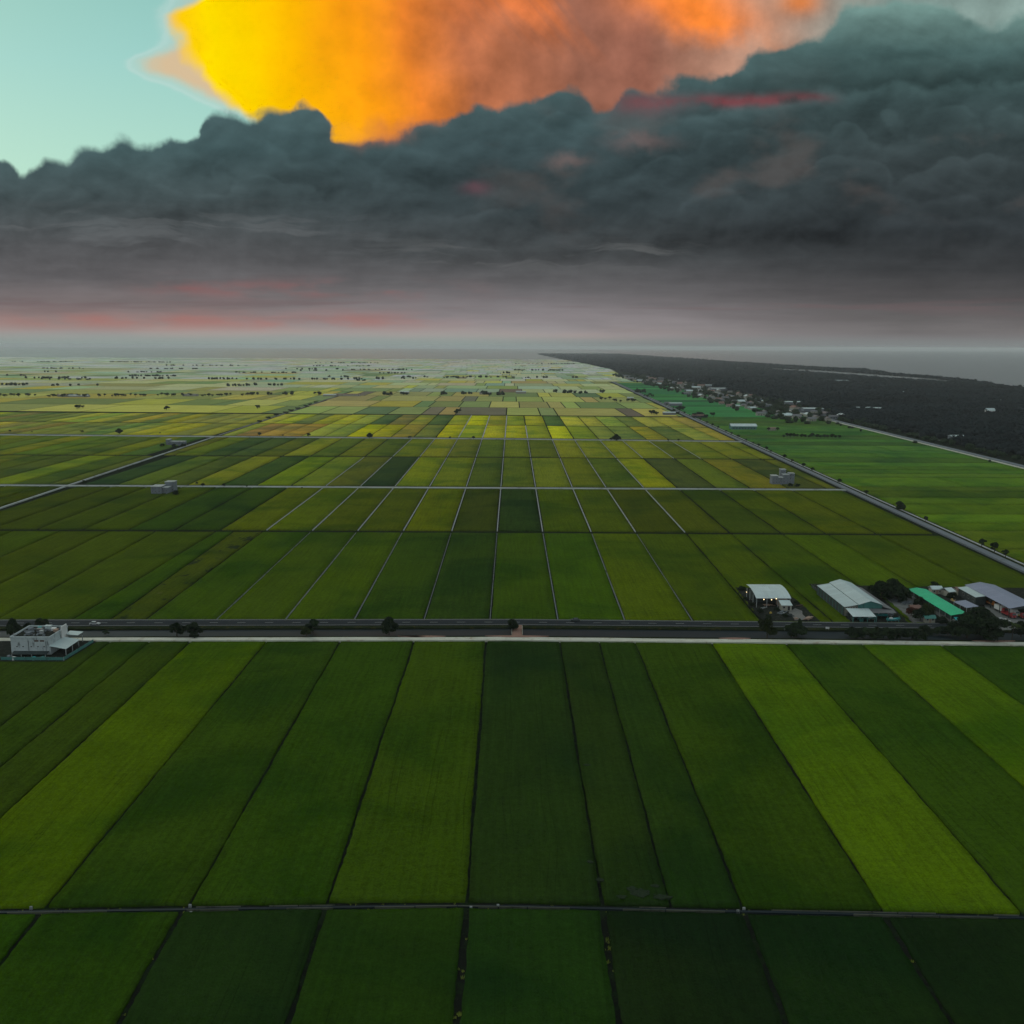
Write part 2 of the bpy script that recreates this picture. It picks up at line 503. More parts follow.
def rice(name, attr=False, weeds=False):
    mt, b = new_mat(name)
    p = geopos()
    if attr:
        a = S.nt.nodes.new('ShaderNodeAttribute')
        a.attribute_name = 'plot'
        base = S(a.outputs['Color'])
    else:
        oi = S.nt.nodes.new('ShaderNodeObjectInfo')
        base = S(oi.outputs['Color'])
    if not attr:
        x, y, z = sep(p)
        flat = comb(x, y, 0.0)
        fine = noise(p, 1.9, 3, 0.75)
        tex = noise(flat, 0.55, 4, 0.7)
        rows = noise(comb(x * 0.75, y * 0.03, 0.0), 1.0, 5, 0.65)
        patch = noise(vadd(flat, (40, 7, 0)), 0.016, 5, 0.55, 0.6)
        patch2 = noise(vadd(flat, (400, 77, 0)), 0.06, 4, 0.6, 0.4)
        f = m('MAXIMUM', 0.25, m('ADD', -0.85, fine * 1.2 + tex * 1.1 + rows * 0.85 + patch2 * 0.55))
        cc = csc(base, f)
        wx = x / 10.5 + noise(flat, 0.01, 2, 0.5) * 1.2
        fr_ = m('ABSOLUTE', m('FRACT', wx) - 0.5)
        trk = sstep(0.020, 0.006, m('ABSOLUTE', fr_ - 0.09)) * sstep(0.46, 0.56, noise(vadd(flat, (9, 90, 0)), 0.02, 3, 0.5))
        f = f * (1.0 - trk * 0.22)
        cc = csc(base, f)
        dk = csc(mixc(1.0, base, (0.50, 0.78, 1.1), 'MULTIPLY'), f * 0.78)
        cc = mixc(sstep(0.46, 0.66, patch) * 0.7, cc, dk)
        yl = csc(mixc(1.0, base, (1.16, 1.12, 0.9), 'MULTIPLY'), f)
        cc = mixc(sstep(0.52, 0.35, patch) * 0.5, cc, yl)
        spk = sstep(0.73, 0.80, noise(flat, 1.1, 2, 0.5))
        cc = mixc(spk * 0.55, cc, (0.010, 0.018, 0.006))
        if weeds:
            wd = sstep(0.55, 0.63, noise(vscale(flat, (1, 0.55, 1)), 0.085, 5, 0.65, 0.5))
            cc = mixc(wd * 0.85, cc, (0.012, 0.022, 0.012))
            wd2 = sstep(0.62, 0.68, noise(vscale(vadd(flat, (90, 10, 0)), (1, 0.6, 1)), 0.07, 5, 0.6))
            cc = mixc(wd2 * 0.5, cc, (0.085, 0.085, 0.030))
        bump(b, fine + tex * 0.8, 0.5, 0.25)
    else:
        f = m('ADD', 0.55, noise(p, 0.02, 5, 0.6) * 0.6 + noise(p, 0.25, 3, 0.6) * 0.3)
        cc = csc(base, f)
    S.put(b.inputs['Base Color'], cc)
    spec(b, 0.9, 0.0)
    if attr:
        yy = sep(p)[1]
        mist_gloss = sstep(3800.0, 8000.0, yy) * sstep(0.42, 0.55, noise(vscale(p, (0.004, 0.002, 0.0)), 1.0, 2, 0.5))  # gloss put on distant plots to imitate mist lying over them
        S.put(b.inputs['Roughness'], 0.9 - mist_gloss * 0.65)
        S.put(b.inputs['Specular IOR Level'], mist_gloss * 0.45)
    return mt


M = {}
M['rice'] = rice('rice_crop')
M['rice_weedy'] = rice('rice_crop_weedy', weeds=True)
M['rice_far'] = rice('rice_far', attr=True)


def ground_mat():
    mt, b = new_mat('bund_soil_and_grass')
    p = geopos()
    n1 = noise(p, 0.35, 5, 0.65)
    n2 = noise(p, 1.6, 4, 0.7)
    n3 = noise(p, 0.0016, 4, 0.55)
    cc = mixc(sstep(0.45, 0.60, n1), (0.010, 0.012, 0.009), (0.012, 0.023, 0.009))
    cc = mixc(sstep(0.58, 0.70, n2) * 0.5, cc, (0.040, 0.046, 0.026))
    # far away the sheet itself carries the patchwork, its colours paled as painted mist
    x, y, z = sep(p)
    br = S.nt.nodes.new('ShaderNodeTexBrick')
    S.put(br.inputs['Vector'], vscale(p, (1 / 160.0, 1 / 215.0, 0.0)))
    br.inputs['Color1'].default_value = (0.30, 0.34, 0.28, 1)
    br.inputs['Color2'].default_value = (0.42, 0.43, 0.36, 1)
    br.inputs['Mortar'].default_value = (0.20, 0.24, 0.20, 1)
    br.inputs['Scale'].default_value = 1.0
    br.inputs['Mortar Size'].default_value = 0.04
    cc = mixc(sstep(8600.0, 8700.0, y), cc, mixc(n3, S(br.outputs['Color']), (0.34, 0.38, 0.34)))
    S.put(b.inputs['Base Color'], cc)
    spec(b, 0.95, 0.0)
    mist_gloss = sstep(8500.0, 8800.0, y)          # added gloss mirrors the low sky to imitate far mist
    S.put(b.inputs['Roughness'], 0.95 - mist_gloss * 0.75)
    S.put(b.inputs['Specular IOR Level'], mist_gloss * 0.15)
    return mt


M['ground'] = ground_mat()


def water(name, c, rough, bscale, bdist):
    mt, b = new_mat(name)
    p = geopos()
    S.put(b.inputs['Base Color'], tuple(c))
    spec(b, rough, 0.5)
    b.inputs['IOR'].default_value = 1.33
    if rough > 0.5:
        b.inputs['Specular IOR Level'].default_value = 0.12
    bump(b, noise(vscale(p, (0.5, 1, 1)), bscale, 4, 0.6), 0.5, bdist)
    return mt


M['canal'] = water('canal_water', (0.013, 0.021, 0.025), 0.55, 0.8, 0.05)
M['sea'] = water('sea_water', (0.21, 0.20, 0.205), 0.30, 0.05, 0.6)
M['lagoon'] = water('lagoon_water', (0.40, 0.41, 0.40), 0.15, 0.02, 0.3)
M['asphalt'] = plain('asphalt', (0.019, 0.024, 0.028), 0.3, 0.25, 0.95, 0.05, dirt=(0.034, 0.035, 0.034))
M['road_grey'] = plain('weathered_road', (0.125, 0.145, 0.165), 0.22, 0.12, 0.8, 0.25, dirt=(0.09, 0.10, 0.09))
M['paint'] = plain('road_paint', (0.34, 0.34, 0.33), 0.4, 0.8, 0.7)
M['track'] = plain('pale_track', (0.46, 0.46, 0.39), 0.4, 0.16, 0.95, 0.1, dirt=(0.30, 0.25, 0.18))
M['concrete'] = plain('concrete', (0.36, 0.375, 0.375), 0.25, 0.15, 0.85, 0.2, dirt=(0.17, 0.18, 0.165))
M['ditch'] = plain('ditch_concrete', (0.27, 0.29, 0.29), 0.35, 0.2, 0.85, 0.2, dirt=(0.09, 0.10, 0.085))
M['lane'] = plain('lane_concrete', (0.30, 0.325, 0.315), 0.45, 0.06, 0.9, 0.1, dirt=(0.12, 0.13, 0.10))
M['clearing'] = plain('clearing_ground', (0.16, 0.17, 0.15), 0.4, 0.02, 0.95, 0.0, dirt=(0.05, 0.07, 0.04))
M['bare'] = plain('bare_spot', (0.022, 0.033, 0.019), 0.6, 0.9, 0.95, 0.0, dirt=(0.010, 0.016, 0.010), bumpd=0.2)
M['channel'] = plain('channel_concrete', (0.085, 0.088, 0.070), 0.6, 0.12, 0.95, 0.0, dirt=(0.015, 0.020, 0.012))
M['ditch_dim'] = plain('ditch_old_concrete', (0.14, 0.155, 0.155), 0.4, 0.1, 0.9, 0.1, dirt=(0.04, 0.05, 0.04))
M['concrete_dark'] = plain('old_concrete', (0.14, 0.145, 0.13), 0.5, 0.3, 0.9, 0.15, dirt=(0.03, 0.036, 0.02))
M['verge'] = plain('verge_grass', (0.016, 0.023, 0.010), 0.5, 0.2, 0.95, 0.0, dirt=(0.05, 0.046, 0.014), bumpd=0.3)
M['laterite'] = plain('laterite_earth', (0.23, 0.135, 0.105), 0.3, 0.3, 0.95, 0.1, dirt=(0.12, 0.08, 0.06))
M['yard_dark'] = plain('yard_earth', (0.018, 0.021, 0.017), 0.6, 0.35, 0.95, 0.0, dirt=(0.060, 0.058, 0.050), bumpd=0.2)
M['yard_pale'] = plain('yard_concrete', (0.125, 0.13, 0.127), 0.4, 0.15, 0.9, 0.2, dirt=(0.05, 0.05, 0.045))
M['gravel'] = plain('gravel', (0.15, 0.145, 0.135), 0.4, 0.5, 0.95, 0.1, bumpd=0.2)
M['bark'] = plain('bark', (0.055, 0.045, 0.034), 0.4, 1.5, 0.95, 0.1, bumpd=0.05)


def leafmat(name, c, c2):
    mt, b = new_mat(name)
    p = geopos()
    oi = S.nt.nodes.new('ShaderNodeObjectInfo')
    n1 = noise(p, 0.45, 3, 0.6)
    n2 = noise(p, 3.0, 2, 0.6)
    cc = mixc(sstep(0.38, 0.62, n1), tuple(c), tuple(c2))
    cc = csc(cc, m('ADD', 0.45, n2 * 0.7 + S(oi.outputs['Random']) * 0.4))
    if 'forest' in name:
        big = noise(vscale(p, (0.6, 1.0, 1.0)), 0.007, 5, 0.6)
        cc = csc(cc, m('ADD', -0.5, big * 3.0))
    S.put(b.inputs['Base Color'], cc)
    spec(b, 0.9, 0.03)
    return mt


M['leaf'] = leafmat('leaves_dark', (0.011, 0.020, 0.011), (0.024, 0.040, 0.016))
M['leaf_olive'] = leafmat('leaves_olive', (0.016, 0.026, 0.008), (0.030, 0.043, 0.010))
M['leaf_red'] = leafmat('leaves_russet', (0.05, 0.022, 0.016), (0.10, 0.040, 0.026))
M['leaf_forest'] = leafmat('leaves_forest', (0.006, 0.011, 0.013), (0.013, 0.019, 0.020))
M['weed'] = leafmat('weed_yellow', (0.11, 0.16, 0.02), (0.26, 0.30, 0.05))
M['roof_white'] = roofmat('roof_white_sheet', (0.44, 0.52, 0.52), (0.25, 0.28, 0.275), 0)
M['roof_white_y'] = roofmat('roof_white_sheet_b', (0.38, 0.465, 0.465), (0.25, 0.28, 0.275), 1)
M['roof_grey'] = roofmat('roof_grey_brown', (0.115, 0.115, 0.12), (0.07, 0.06, 0.06), 0)
M['roof_green'] = roofmat('roof_green_sheet', (0.006, 0.40, 0.19), (0.008, 0.29, 0.14), 1)
M['roof_blue'] = roofmat('roof_blue_grey', (0.20, 0.22, 0.30), (0.14, 0.15, 0.20), 1)
M['roof_rust'] = roofmat('roof_rust', (0.17, 0.085, 0.062), (0.08, 0.055, 0.045), 0)
M['roof_dark'] = roofmat('roof_dark', (0.085, 0.085, 0.09), (0.05, 0.05, 0.05), 0)
M['roof_teal'] = roofmat('roof_teal', (0.05, 0.20, 0.17), (0.03, 0.10, 0.09), 0)
M['wall_stain'] = plain('stained_render', (0.37, 0.415, 0.425), 0.45, 0.5, 0.9, 0.15, dirt=(0.10, 0.115, 0.115), bumpd=0.03)
M['wall_grey'] = plain('grey_render', (0.15, 0.17, 0.19), 0.35, 0.3, 0.9, 0.15, dirt=(0.10, 0.10, 0.105))
M['wall_cream'] = plain('cream_render', (0.30, 0.29, 0.24), 0.25, 0.3, 0.9, 0.15, dirt=(0.16, 0.15, 0.12))
M['wall_teal'] = plain('teal_sheet', (0.045, 0.16, 0.145), 0.3, 0.5, 0.6, 0.3, dirt=(0.02, 0.05, 0.045))
M['wall_dark'] = plain('dark_sheet', (0.022, 0.033, 0.033), 0.4, 0.5, 0.7, 0.3, dirt=(0.05, 0.06, 0.055))
M['dark'] = plain('dark_opening', (0.012, 0.012, 0.012), 0.3, 1.0, 0.6, 0.3)
M['brick_vent'] = plain('brown_louvre', (0.085, 0.055, 0.045), 0.3, 2.0, 0.9)
M['glass'] = plain('window_glass', (0.03, 0.04, 0.045), 0.2, 1.0, 0.12, 0.5)
M['steel'] = plain('galvanised', (0.26, 0.28, 0.28), 0.3, 1.0, 0.5, 0.4)
M['red'] = plain('red_paint', (0.24, 0.018, 0.02), 0.2, 1.0, 0.4, 0.5)
M['white_paint'] = plain('white_paint', (0.55, 0.55, 0.54), 0.15, 1.0, 0.4, 0.5)
M['orange'] = plain('orange_paint', (0.42, 0.15, 0.03), 0.2, 1.0, 0.5, 0.4)
M['yellow'] = plain('yellow_paint', (0.45, 0.30, 0.04), 0.2, 1.0, 0.5, 0.4)
M['cyan'] = plain('turquoise_tarp', (0.03, 0.32, 0.33), 0.3, 0.8, 0.6, 0.3)
M['tyre'] = plain('tyre_rubber', (0.02, 0.02, 0.02), 0.2, 3.0, 0.8)
M['timber'] = plain('bare_timber', (0.30, 0.21, 0.16), 0.4, 1.5, 0.9, 0.15)
M['silver'] = plain('silver_paint', (0.33, 0.34, 0.35), 0.15, 1.0, 0.35, 0.5)


def lampmat():
    mt, b = new_mat('lit_bulb')
    b.inputs['Base Color'].default_value = (0.8, 0.7, 0.5, 1)
    b.inputs['Emission Color'].default_value = (1.0, 0.72, 0.36, 1)
    b.inputs['Emission Strength'].default_value = 3.0
    return mt


M['bulb'] = lampmat()

# ------------------------------------------------------------------ mesh building


class MB:
    def __init__(s):
        s.v, s.f = [], []

    def add(s, vs, fs):
        k = len(s.v)
        s.v += [tuple(q) for q in vs]
        s.f += [tuple(k + i for i in f) for f in fs]
        return s

    def box(s, x0, x1, y0, y1, z0, z1):
        return s.add([(x0, y0, z0), (x1, y0, z0), (x1, y1, z0), (x0, y1, z0), (x0, y0, z1), (x1, y0, z1), (x1, y1, z1), (x0, y1, z1)],
                     [(0, 3, 2, 1), (4, 5, 6, 7), (0, 1, 5, 4), (1, 2, 6, 5), (2, 3, 7, 6), (3, 0, 4, 7)])

    def prism(s, poly, z0, z1):
        n = len(poly)
        a = sum(poly[i][0] * poly[(i + 1) % n][1] - poly[(i + 1) % n][0] * poly[i][1] for i in range(n))
        if a < 0:
            poly = poly[::-1]
        return s.add([(x, y, z0) for x, y in poly] + [(x, y, z1) for x, y in poly],
                     [tuple(range(n - 1, -1, -1)), tuple(range(n, 2 * n))] + [(i, (i + 1) % n, n + (i + 1) % n, n + i) for i in range(n)])

    def sheet(s, prof, a0, a1, axis, t=0.12):
        """A roof: profile [(u, z)] swept along an axis from a0 to a1, thickness t below."""
        n = len(prof)
        vs = []
        for a in (a0, a1):
            for dzz in (0, -t):
                for u, z in prof:
                    vs.append((u, a, z + dzz) if axis == 'y' else (a, u, z + dzz))
        T0, B0, T1, B1 = 0, n, 2 * n, 3 * n
        fs = []
        for i in range(n - 1):
            fs += [(T0 + i, T0 + i + 1, T1 + i + 1, T1 + i), (B0 + i + 1, B0 + i, B1 + i, B1 + i + 1),
                   (T0 + i + 1, T0 + i, B0 + i, B0 + i + 1), (T1 + i, T1 + i + 1, B1 + i + 1, B1 + i)]
        fs += [(T0, T1, B1, B0), (T1 + n - 1, T0 + n - 1, B0 + n - 1, B1 + n - 1)]
        return s.add(vs, fs)

    def tube(s, p0, p1, r0, r1=None, n=7, cap=True):
        r1 = r0 if r1 is None else r1
        p0, p1 = Vector(p0), Vector(p1)
        d = (p1 - p0).normalized()
        u = d.orthogonal().normalized()
        v = d.cross(u)
        vs = []
        for p, r in ((p0, r0), (p1, r1)):
            for i in range(n):
                a = 2 * math.pi * i / n
                vs.append(p + (u * math.cos(a) + v * math.sin(a)) * r)
        fs = [(i, (i + 1) % n, n + (i + 1) % n, n + i) for i in range(n)]
        if cap:
            fs += [tuple(range(n - 1, -1, -1)), tuple(range(n, 2 * n))]
        return s.add(vs, fs)

    def mesh(s, name, mat):
        me = bpy.data.meshes.new(name)
        me.from_pydata(s.v, [], s.f)
        if mat:
            me.materials.append(mat)
        me.update()
        return me

    def build(s, name, mat, parent=None):
        o = bpy.data.objects.new(name, s.mesh(name, mat))
        COL.objects.link(o)
        if parent is not None:
            o.parent = parent
        return o


def np_mesh(name, V, Fc, mat):
    """V (n,3), Fc (k, m) all faces of m corners."""
    me = bpy.data.meshes.new(name)
    V = np.asarray(V, dtype=np.float32)
    Fc = np.asarray(Fc, dtype=np.int32)
    k, c = Fc.shape
    me.vertices.add(len(V))
    me.vertices.foreach_set('co', V.ravel())
    me.loops.add(k * c)
    me.loops.foreach_set('vertex_index', Fc.ravel())
    me.polygons.add(k)
    me.polygons.foreach_set('loop_start', np.arange(0, k * c, c, dtype=np.int32))
    me.polygons.foreach_set('loop_total', np.full(k, c, dtype=np.int32))
    me.update(calc_edges=True)
    me.validate()
    if mat:
        me.materials.append(mat)
    return me


def link(name, me, parent=None):
    o = bpy.data.objects.new(name, me)
    COL.objects.link(o)
    if parent is not None:
        o.parent = parent
    return o


def tag(o, label=None, cat=None, group=None, kind=None):
    if label: o['label'] = label
    if cat: o['category'] = cat
    if group: o['group'] = group
    if kind: o['kind'] = kind
    return o


def thing(name, label, cat, loc, rz=0.0, group=None, scale=1.0):
    o = bpy.data.objects.new(name, None)
    COL.objects.link(o)
    o.location = loc
    o.rotation_euler = (0, 0, rz)
    o.scale = (scale,) * 3 if not isinstance(scale, tuple) else scale
    o.empty_display_size = 0.5
    return tag(o, label, cat, group)


def struct(o, label=None, cat=None):
    return tag(o, label, cat, kind='structure')


def copy_tree(o, parent=None):
    c = o.copy()
    COL.objects.link(c)
    c.parent = parent
    for ch in o.children:
        copy_tree(ch, c)
    return c


ORD = ['nearest', 'second', 'third', 'fourth', 'fifth', 'sixth', 'seventh', 'eighth', 'ninth', 'tenth', 'eleventh', 'twelfth', 'thirteenth', 'fourteenth', 'fifteenth',
       'sixteenth', 'seventeenth', 'eighteenth', 'nineteenth', 'twentieth', 'twenty-first', 'twenty-second', 'twenty-third', 'twenty-fourth', 'twenty-fifth', 'twenty-sixth',
       'twenty-seventh', 'twenty-eighth', 'twenty-ninth', 'thirtieth']

# ------------------------------------------------------------------ ground plan
GZ = -0.8            # bund / ground sheet level; crop tops are at 0


class Line:
    """An east-west line across the plain through measured points."""

    def __init__(s, pts, z=0.0):
        s.p = sorted(G(x, y, z) for x, y in pts)

    def y(s, x):
        p = s.p
        for i in range(len(p) - 1):
            if x <= p[i + 1][0] or i == len(p) - 2:
                a, b = p[i], p[i + 1]
                return a[1] + (b[1] - a[1]) * (x - a[0]) / (b[0] - a[0])


class Off(Line):
    def __init__(s, base, d):
        s.base, s.d = base, d

    def y(s, x):
        return s.base.y(x) + s.d


def road_r(y): return 284 + (y - 524) * 0.0225        # axis of the tree-lined road on the right
def road_l(y): return -381 - (y - 705) * 0.0262       # axis of the straight track on the left


def band(name, l_near, l_far, x0, x1, z0, z1, mat, n=24, label=None, jit=0.0):
    """A strip across the plain between two lines."""
    xs = [x0 + (x1 - x0) * i / n for i in range(n + 1)]
    vs = []
    for x in xs:
        a, b = l_near.y(x) + random.uniform(-jit, jit), l_far.y(x) + random.uniform(-jit, jit)
        vs += [(x, a, z0), (x, a, z1), (x, b, z1), (x, b, z0)]
    fs = []
    for i in range(n):
        k = 4 * i
        for j in range(3):
            fs.append((k + j, k + 4 + j, k + 5 + j, k + 1 + j))
    fs += [(0, 1, 2, 3), (4 * n + 3, 4 * n + 2, 4 * n + 1, 4 * n)]
    mb = MB().add(vs, fs)
    o = mb.build(name, mat)
    return struct(o, label)


def strip_y(name, fx, y0, y1, wdt, z0, z1, mat, n=30, off=0.0, label=None):
    """A strip running away along a function x(y)."""
    vs, fs = [], []
    for i in range(n + 1):
        t = i / n
        y = y0 + (y1 - y0) * t
        x = fx(y) + off
        vs += [(x - wdt / 2, y, z0), (x - wdt / 2, y, z1), (x + wdt / 2, y, z1), (x + wdt / 2, y, z0)]
    for i in range(n):
        k = 4 * i
        for j in range(3):
            fs.append((k + j, k + 1 + j, k + 5 + j, k + 4 + j))
    fs += [(3, 2, 1, 0), (4 * n, 4 * n + 1, 4 * n + 2, 4 * n + 3)]
    o = MB().add(vs, fs).build(name, mat)
    return struct(o, label)


# ground sheet up to the coast, sea beyond it
coast_px = [(1024, 386.7), (982, 380.7), (951, 377), (923, 374.8), (892, 372.4), (863, 368.6), (816, 366.6), (780, 364.2), (735, 361.6), (690, 358.8), (640, 355.2), (600, 353.0)]
coast = [G(x, y, 8.0) for x, y in coast_px]
coast = [(900, 900 - 2600), (1150, 900)] + coast + [(coast[-1][0] + 400, 20000), (coast[-1][0] + 900, 40000)]
BIG = 40000
gp = [(-BIG, -3000), (coast[0][0], -3000)] + coast + [(-BIG, BIG)]
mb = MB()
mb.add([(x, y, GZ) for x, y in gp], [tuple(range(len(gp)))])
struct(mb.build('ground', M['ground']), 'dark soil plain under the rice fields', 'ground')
sp_ = [(coast[0][0], -3000)] + coast + [(BIG, BIG), (BIG, -3000)]
mb = MB()
mb.add([(x, y, GZ - 0.5) for x, y in sp_], [tuple(range(len(sp_) - 1, -1, -1))])
struct(mb.build('sea', M['sea']), 'calm grey sea beyond the forested coast', 'sea')
lg = [(770, 368.2), (809, 369.8), (851, 372.6), (887, 375.4), (923, 377.9), (956, 381.2), (950, 383.4), (915, 381.0), (880, 378.8), (845, 376.0), (805, 372.6), (770, 370.6)]
mb = MB()
mb.add([G(x, y) + (GZ + 0.45,) for x, y in lg], [tuple(range(len(lg)))])
struct(mb.build('lagoon', M['lagoon']), 'thin pale strip of water behind the shoreline trees', 'lagoon')

# east-west lines
L_rowA_far = Line([(0, 914.0), (460, 907.0), (1024, 919.5)])
L_rowB_near = Line([(0, 906.0), (460, 899.0), (1024, 911.5)])
L_rowB_far = Line([(0, 641.6), (512, 640.9), (1024, 645.9)])
L_path_near = Line([(0, 640.9), (512, 640.2), (1024, 645.2)])
L_path_far = Line([(0, 638.0), (512, 637.3), (1024, 642.4)])
L_can_near = Line([(0, 637.0), (512, 636.0), (1024, 640.9)])
L_can_far = Line([(0, 629.4), (512, 627.6), (1024, 631.8)])
L_rd_near = Line([(0, 627.0), (512, 625.7), (1024, 629.9)])
L_rd_far = Line([(0, 620.6), (512, 620.0), (1024, 624.8)])
L_rowC_near = Line([(0, 619.3), (512, 618.8), (1024, 623.6)])
L_rowC_far = Line([(0, 530.6), (512, 532.7), (870, 535.0)])
L_rowD_near = Off(L_rowC_far, 8.0)
L_r2_near = Line([(0, 486.0), (512, 488.8), (830, 490.4)])
L_r2_far = Off(L_r2_near, 15.0)
L_rowE_far = Line([(0, 455.0), (512, 457.6), (760, 459.6)])
L_r3_near = Line([(0, 435.2), (512, 439.4), (690, 441.4)])

XL0, XR0 = -900, 900
# main road corridor
band('road', L_rd_near, L_rd_far, XL0, XR0, GZ, 0.35, M['asphalt'], 30, 'dark asphalt main road crossing the plain')
dmk = MB()
mid = lambda x: (L_rd_near.y(x) + L_rd_far.y(x)) / 2
for i in range(-150, 150):
    x = i * 6.0
    if i % 2 == 0:
        dmk.add([(x, mid(x) - .11, 0.375), (x + 3.6, mid(x + 3.6) - .11, 0.375), (x + 3.6, mid(x + 3.6) + .11, 0.375), (x, mid(x) + .11, 0.375)], [(0, 1, 2, 3)])
    for L, dd in ((L_rd_near, .5), (L_rd_far, -.7)):
        a, b = L.y(x) + dd, L.y(x + 6) + dd
        dmk.add([(x, a, 0.375), (x + 6, b, 0.375), (x + 6, b + .2, 0.375), (x, a + .2, 0.375)], [(0, 1, 2, 3)])
struct(dmk.build('road_marking', M['paint']), 'worn white lane lines on the main road')
band('road_drain', Off(L_rd_far, 0.2), Off(L_rd_far, 1.3), XL0, XR0, GZ, 0.1, M['concrete_dark'], 20, 'grey concrete drain along the far side of the main road')
band('road_verge', Off(L_can_far, 0.0), Off(L_rd_near, -0.05), XL0, XR0, GZ, 0.2, M['verge'], 120, 'grass verge between main road and canal', 0.25)
band('canal', Off(L_can_near, 0.6), Off(L_can_far, -0.2), XL0, XR0, GZ - 0.3, GZ + 0.25, M['canal'], 20, 'dark still canal beside the main road')
band('canal_bank', Off(L_path_far, 0.05), Off(L_can_near, 0.5), XL0, XR0, GZ, -0.05, M['verge'], 120, 'grassy canal bank beside the pale track', 0.3)
band('track', L_path_near, L_path_far, XL0, XR0, GZ, 0.15, M['track'], 90, 'pale dirt track along the canal', 0.22)

# irrigation channel between the two nearest rows: two concrete lips with water between them
Lc = Line([(0, 910.0), (460, 903.0), (1024, 915.5)])
band('irrigation_channel', Off(Lc, -0.35), Off(Lc, 0.35), -320, 320, GZ, -0.45, M['canal'], 30, 'narrow water channel between the two nearest rows of fields')
for d in (-0.5, 0.5):
    mbx = MB()
    x = -320.0
    while x < 320:
        ln = random.uniform(5, 13)
        if random.random() < 0.55:
            y0, y1 = Lc.y(x) + d, Lc.y(x + ln) + d
            z = -0.22 + random.uniform(-.06, .04)
            wq = random.uniform(0.05, 0.11)
            mbx.add([(x, y0 - wq, GZ), (x + ln, y1 - wq, GZ), (x + ln, y1 + wq, GZ), (x, y0 + wq, GZ), (x, y0 - wq, z), (x + ln, y1 - wq, z), (x + ln, y1 + wq, z), (x, y0 + wq, z)],
                    [(4, 5, 6, 7), (0, 1, 5, 4), (1, 2, 6, 5), (2, 3, 7, 6), (3, 0, 4, 7)])
        x += ln + 0.3
    struct(mbx.build('channel_wall', M['channel']))

# ------------------------------------------------------------------ rice plots


def tone(c):
    """Read-off correction: bright plots were judged too light by eye."""
    f = max(0.61, min(0.86, 0.86 - (c[1] - 40) * 0.0045))
    f *= 1.06
    return (c[0] * f, c[1] * f, c[2] * (0.6 if c[1] < 60 else 0.4))


def alb(c):
    return tuple(min(0.5, u / LG) for u in lin(c)) + (1.0,)


n_fields = 0


def field(nx0, fx0, nx1, fx1, Ln, Lf, colour, cell=3.0, gap=(1.3, 1.3), weeds=False, label=None, jit=0.16, top=0.0, tn_=True):
    """One plot between two dividers (x at the near and at the far line) and two lines."""
    global n_fields
    a0, b0 = nx0 + gap[0] / 2, fx0 + gap[0] / 2
    a1, b1 = nx1 - gap[1] / 2, fx1 - gap[1] / 2
    yn, yf = Ln.y((a0 + a1) / 2), Lf.y((b0 + b1) / 2)
    nu = max(2, int((a1 - a0) / cell))
    nv = max(2, int((yf - yn) / cell))
    V = []
    ph = [random.uniform(0, 6.28) for _ in range(8)]
    Ly = yf - yn
    wob = lambda q, k: 0.12 * math.sin(q / 19 + ph[k]) + 0.10 * math.sin(q / 7.3 + ph[k + 1])
    for j in range(nv + 1):
        v = j / nv
        for i in range(nu + 1):
            u = i / nu
            xa = a0 + (a1 - a0) * u
            xb = b0 + (b1 - b0) * u
            x = xa + (xb - xa) * v
            y = Ln.y(xa) * (1 - v) + Lf.y(xb) * v
            if i in (0, nu):
                x += random.uniform(-jit, jit) + wob(v * Ly, 0 if i else 2)
            if j in (0, nv):
                y += random.uniform(-jit, jit) + wob(x, 4 if j else 6)
            V.append((x, y, top + random.gauss(0, 0.035) - (0.12 if i in (0, nu) or j in (0, nv) else 0)))
    w_ = nu + 1
    Fq = [(j * w_ + i, j * w_ + i + 1, (j + 1) * w_ + i + 1, (j + 1) * w_ + i) for j in range(nv) for i in range(nu)]
    ring = [i for i in range(w_)] + [j * w_ + nu for j in range(1, nv + 1)] + [nv * w_ + i for i in range(nu - 1, -1, -1)] + [j * w_ for j in range(nv - 1, 0, -1)]
    k = len(V)
    V += [(V[i][0], V[i][1], GZ - 0.05) for i in ring]
    n = len(ring)
    Fq += [(ring[i], k + i, k + (i + 1) % n, ring[(i + 1) % n]) for i in range(n)]
    me = np_mesh('rice_field', V, Fq, M['rice_weedy'] if weeds else M['rice'])
    o = link('rice_field', me)
    struct(o, label)
    o.color = alb(tone(colour) if tn_ else colour)
    n_fields += 1
    return o


def jitc(c, s=0.08):
    f = 1 + random.uniform(-s, s)
    return tuple(max(2, min(255, u * f * (1 + random.uniform(-s / 2, s / 2)))) for u in c)


# --- row A
L_A_near = Line([(0, 1024), (1024, 1024)])
L_A_near.p = [(-400, -25), (400, -25)]
dvA = [((0, 962), (37, 915)), ((117, 1024), (180, 912)), ((287, 1024), (324, 910)), ((456, 1024), (467, 906.5)), ((619, 1024), (603, 908)), ((787, 1024), (745, 912)), ((954, 1024), (886, 916))]
cA = [(44, 72, 9), (41, 66, 9), (24, 43, 16), (32, 54, 12), (25, 48, 15), (20, 35, 16), (22, 41, 16), (21, 37, 16)]


def ext(pn, pf, Ln, Lf):
    """x of a divider on the near and far line, from two photo points."""
    (xa, ya), (xb, yb) = G(*pn), G(*pf)
    s_ = (xb - xa) / (yb - ya)
    yn, yf = Ln.y(xa), Lf.y(xb)
    return xa + s_ * (yn - ya), xb + s_ * (yf - yb)


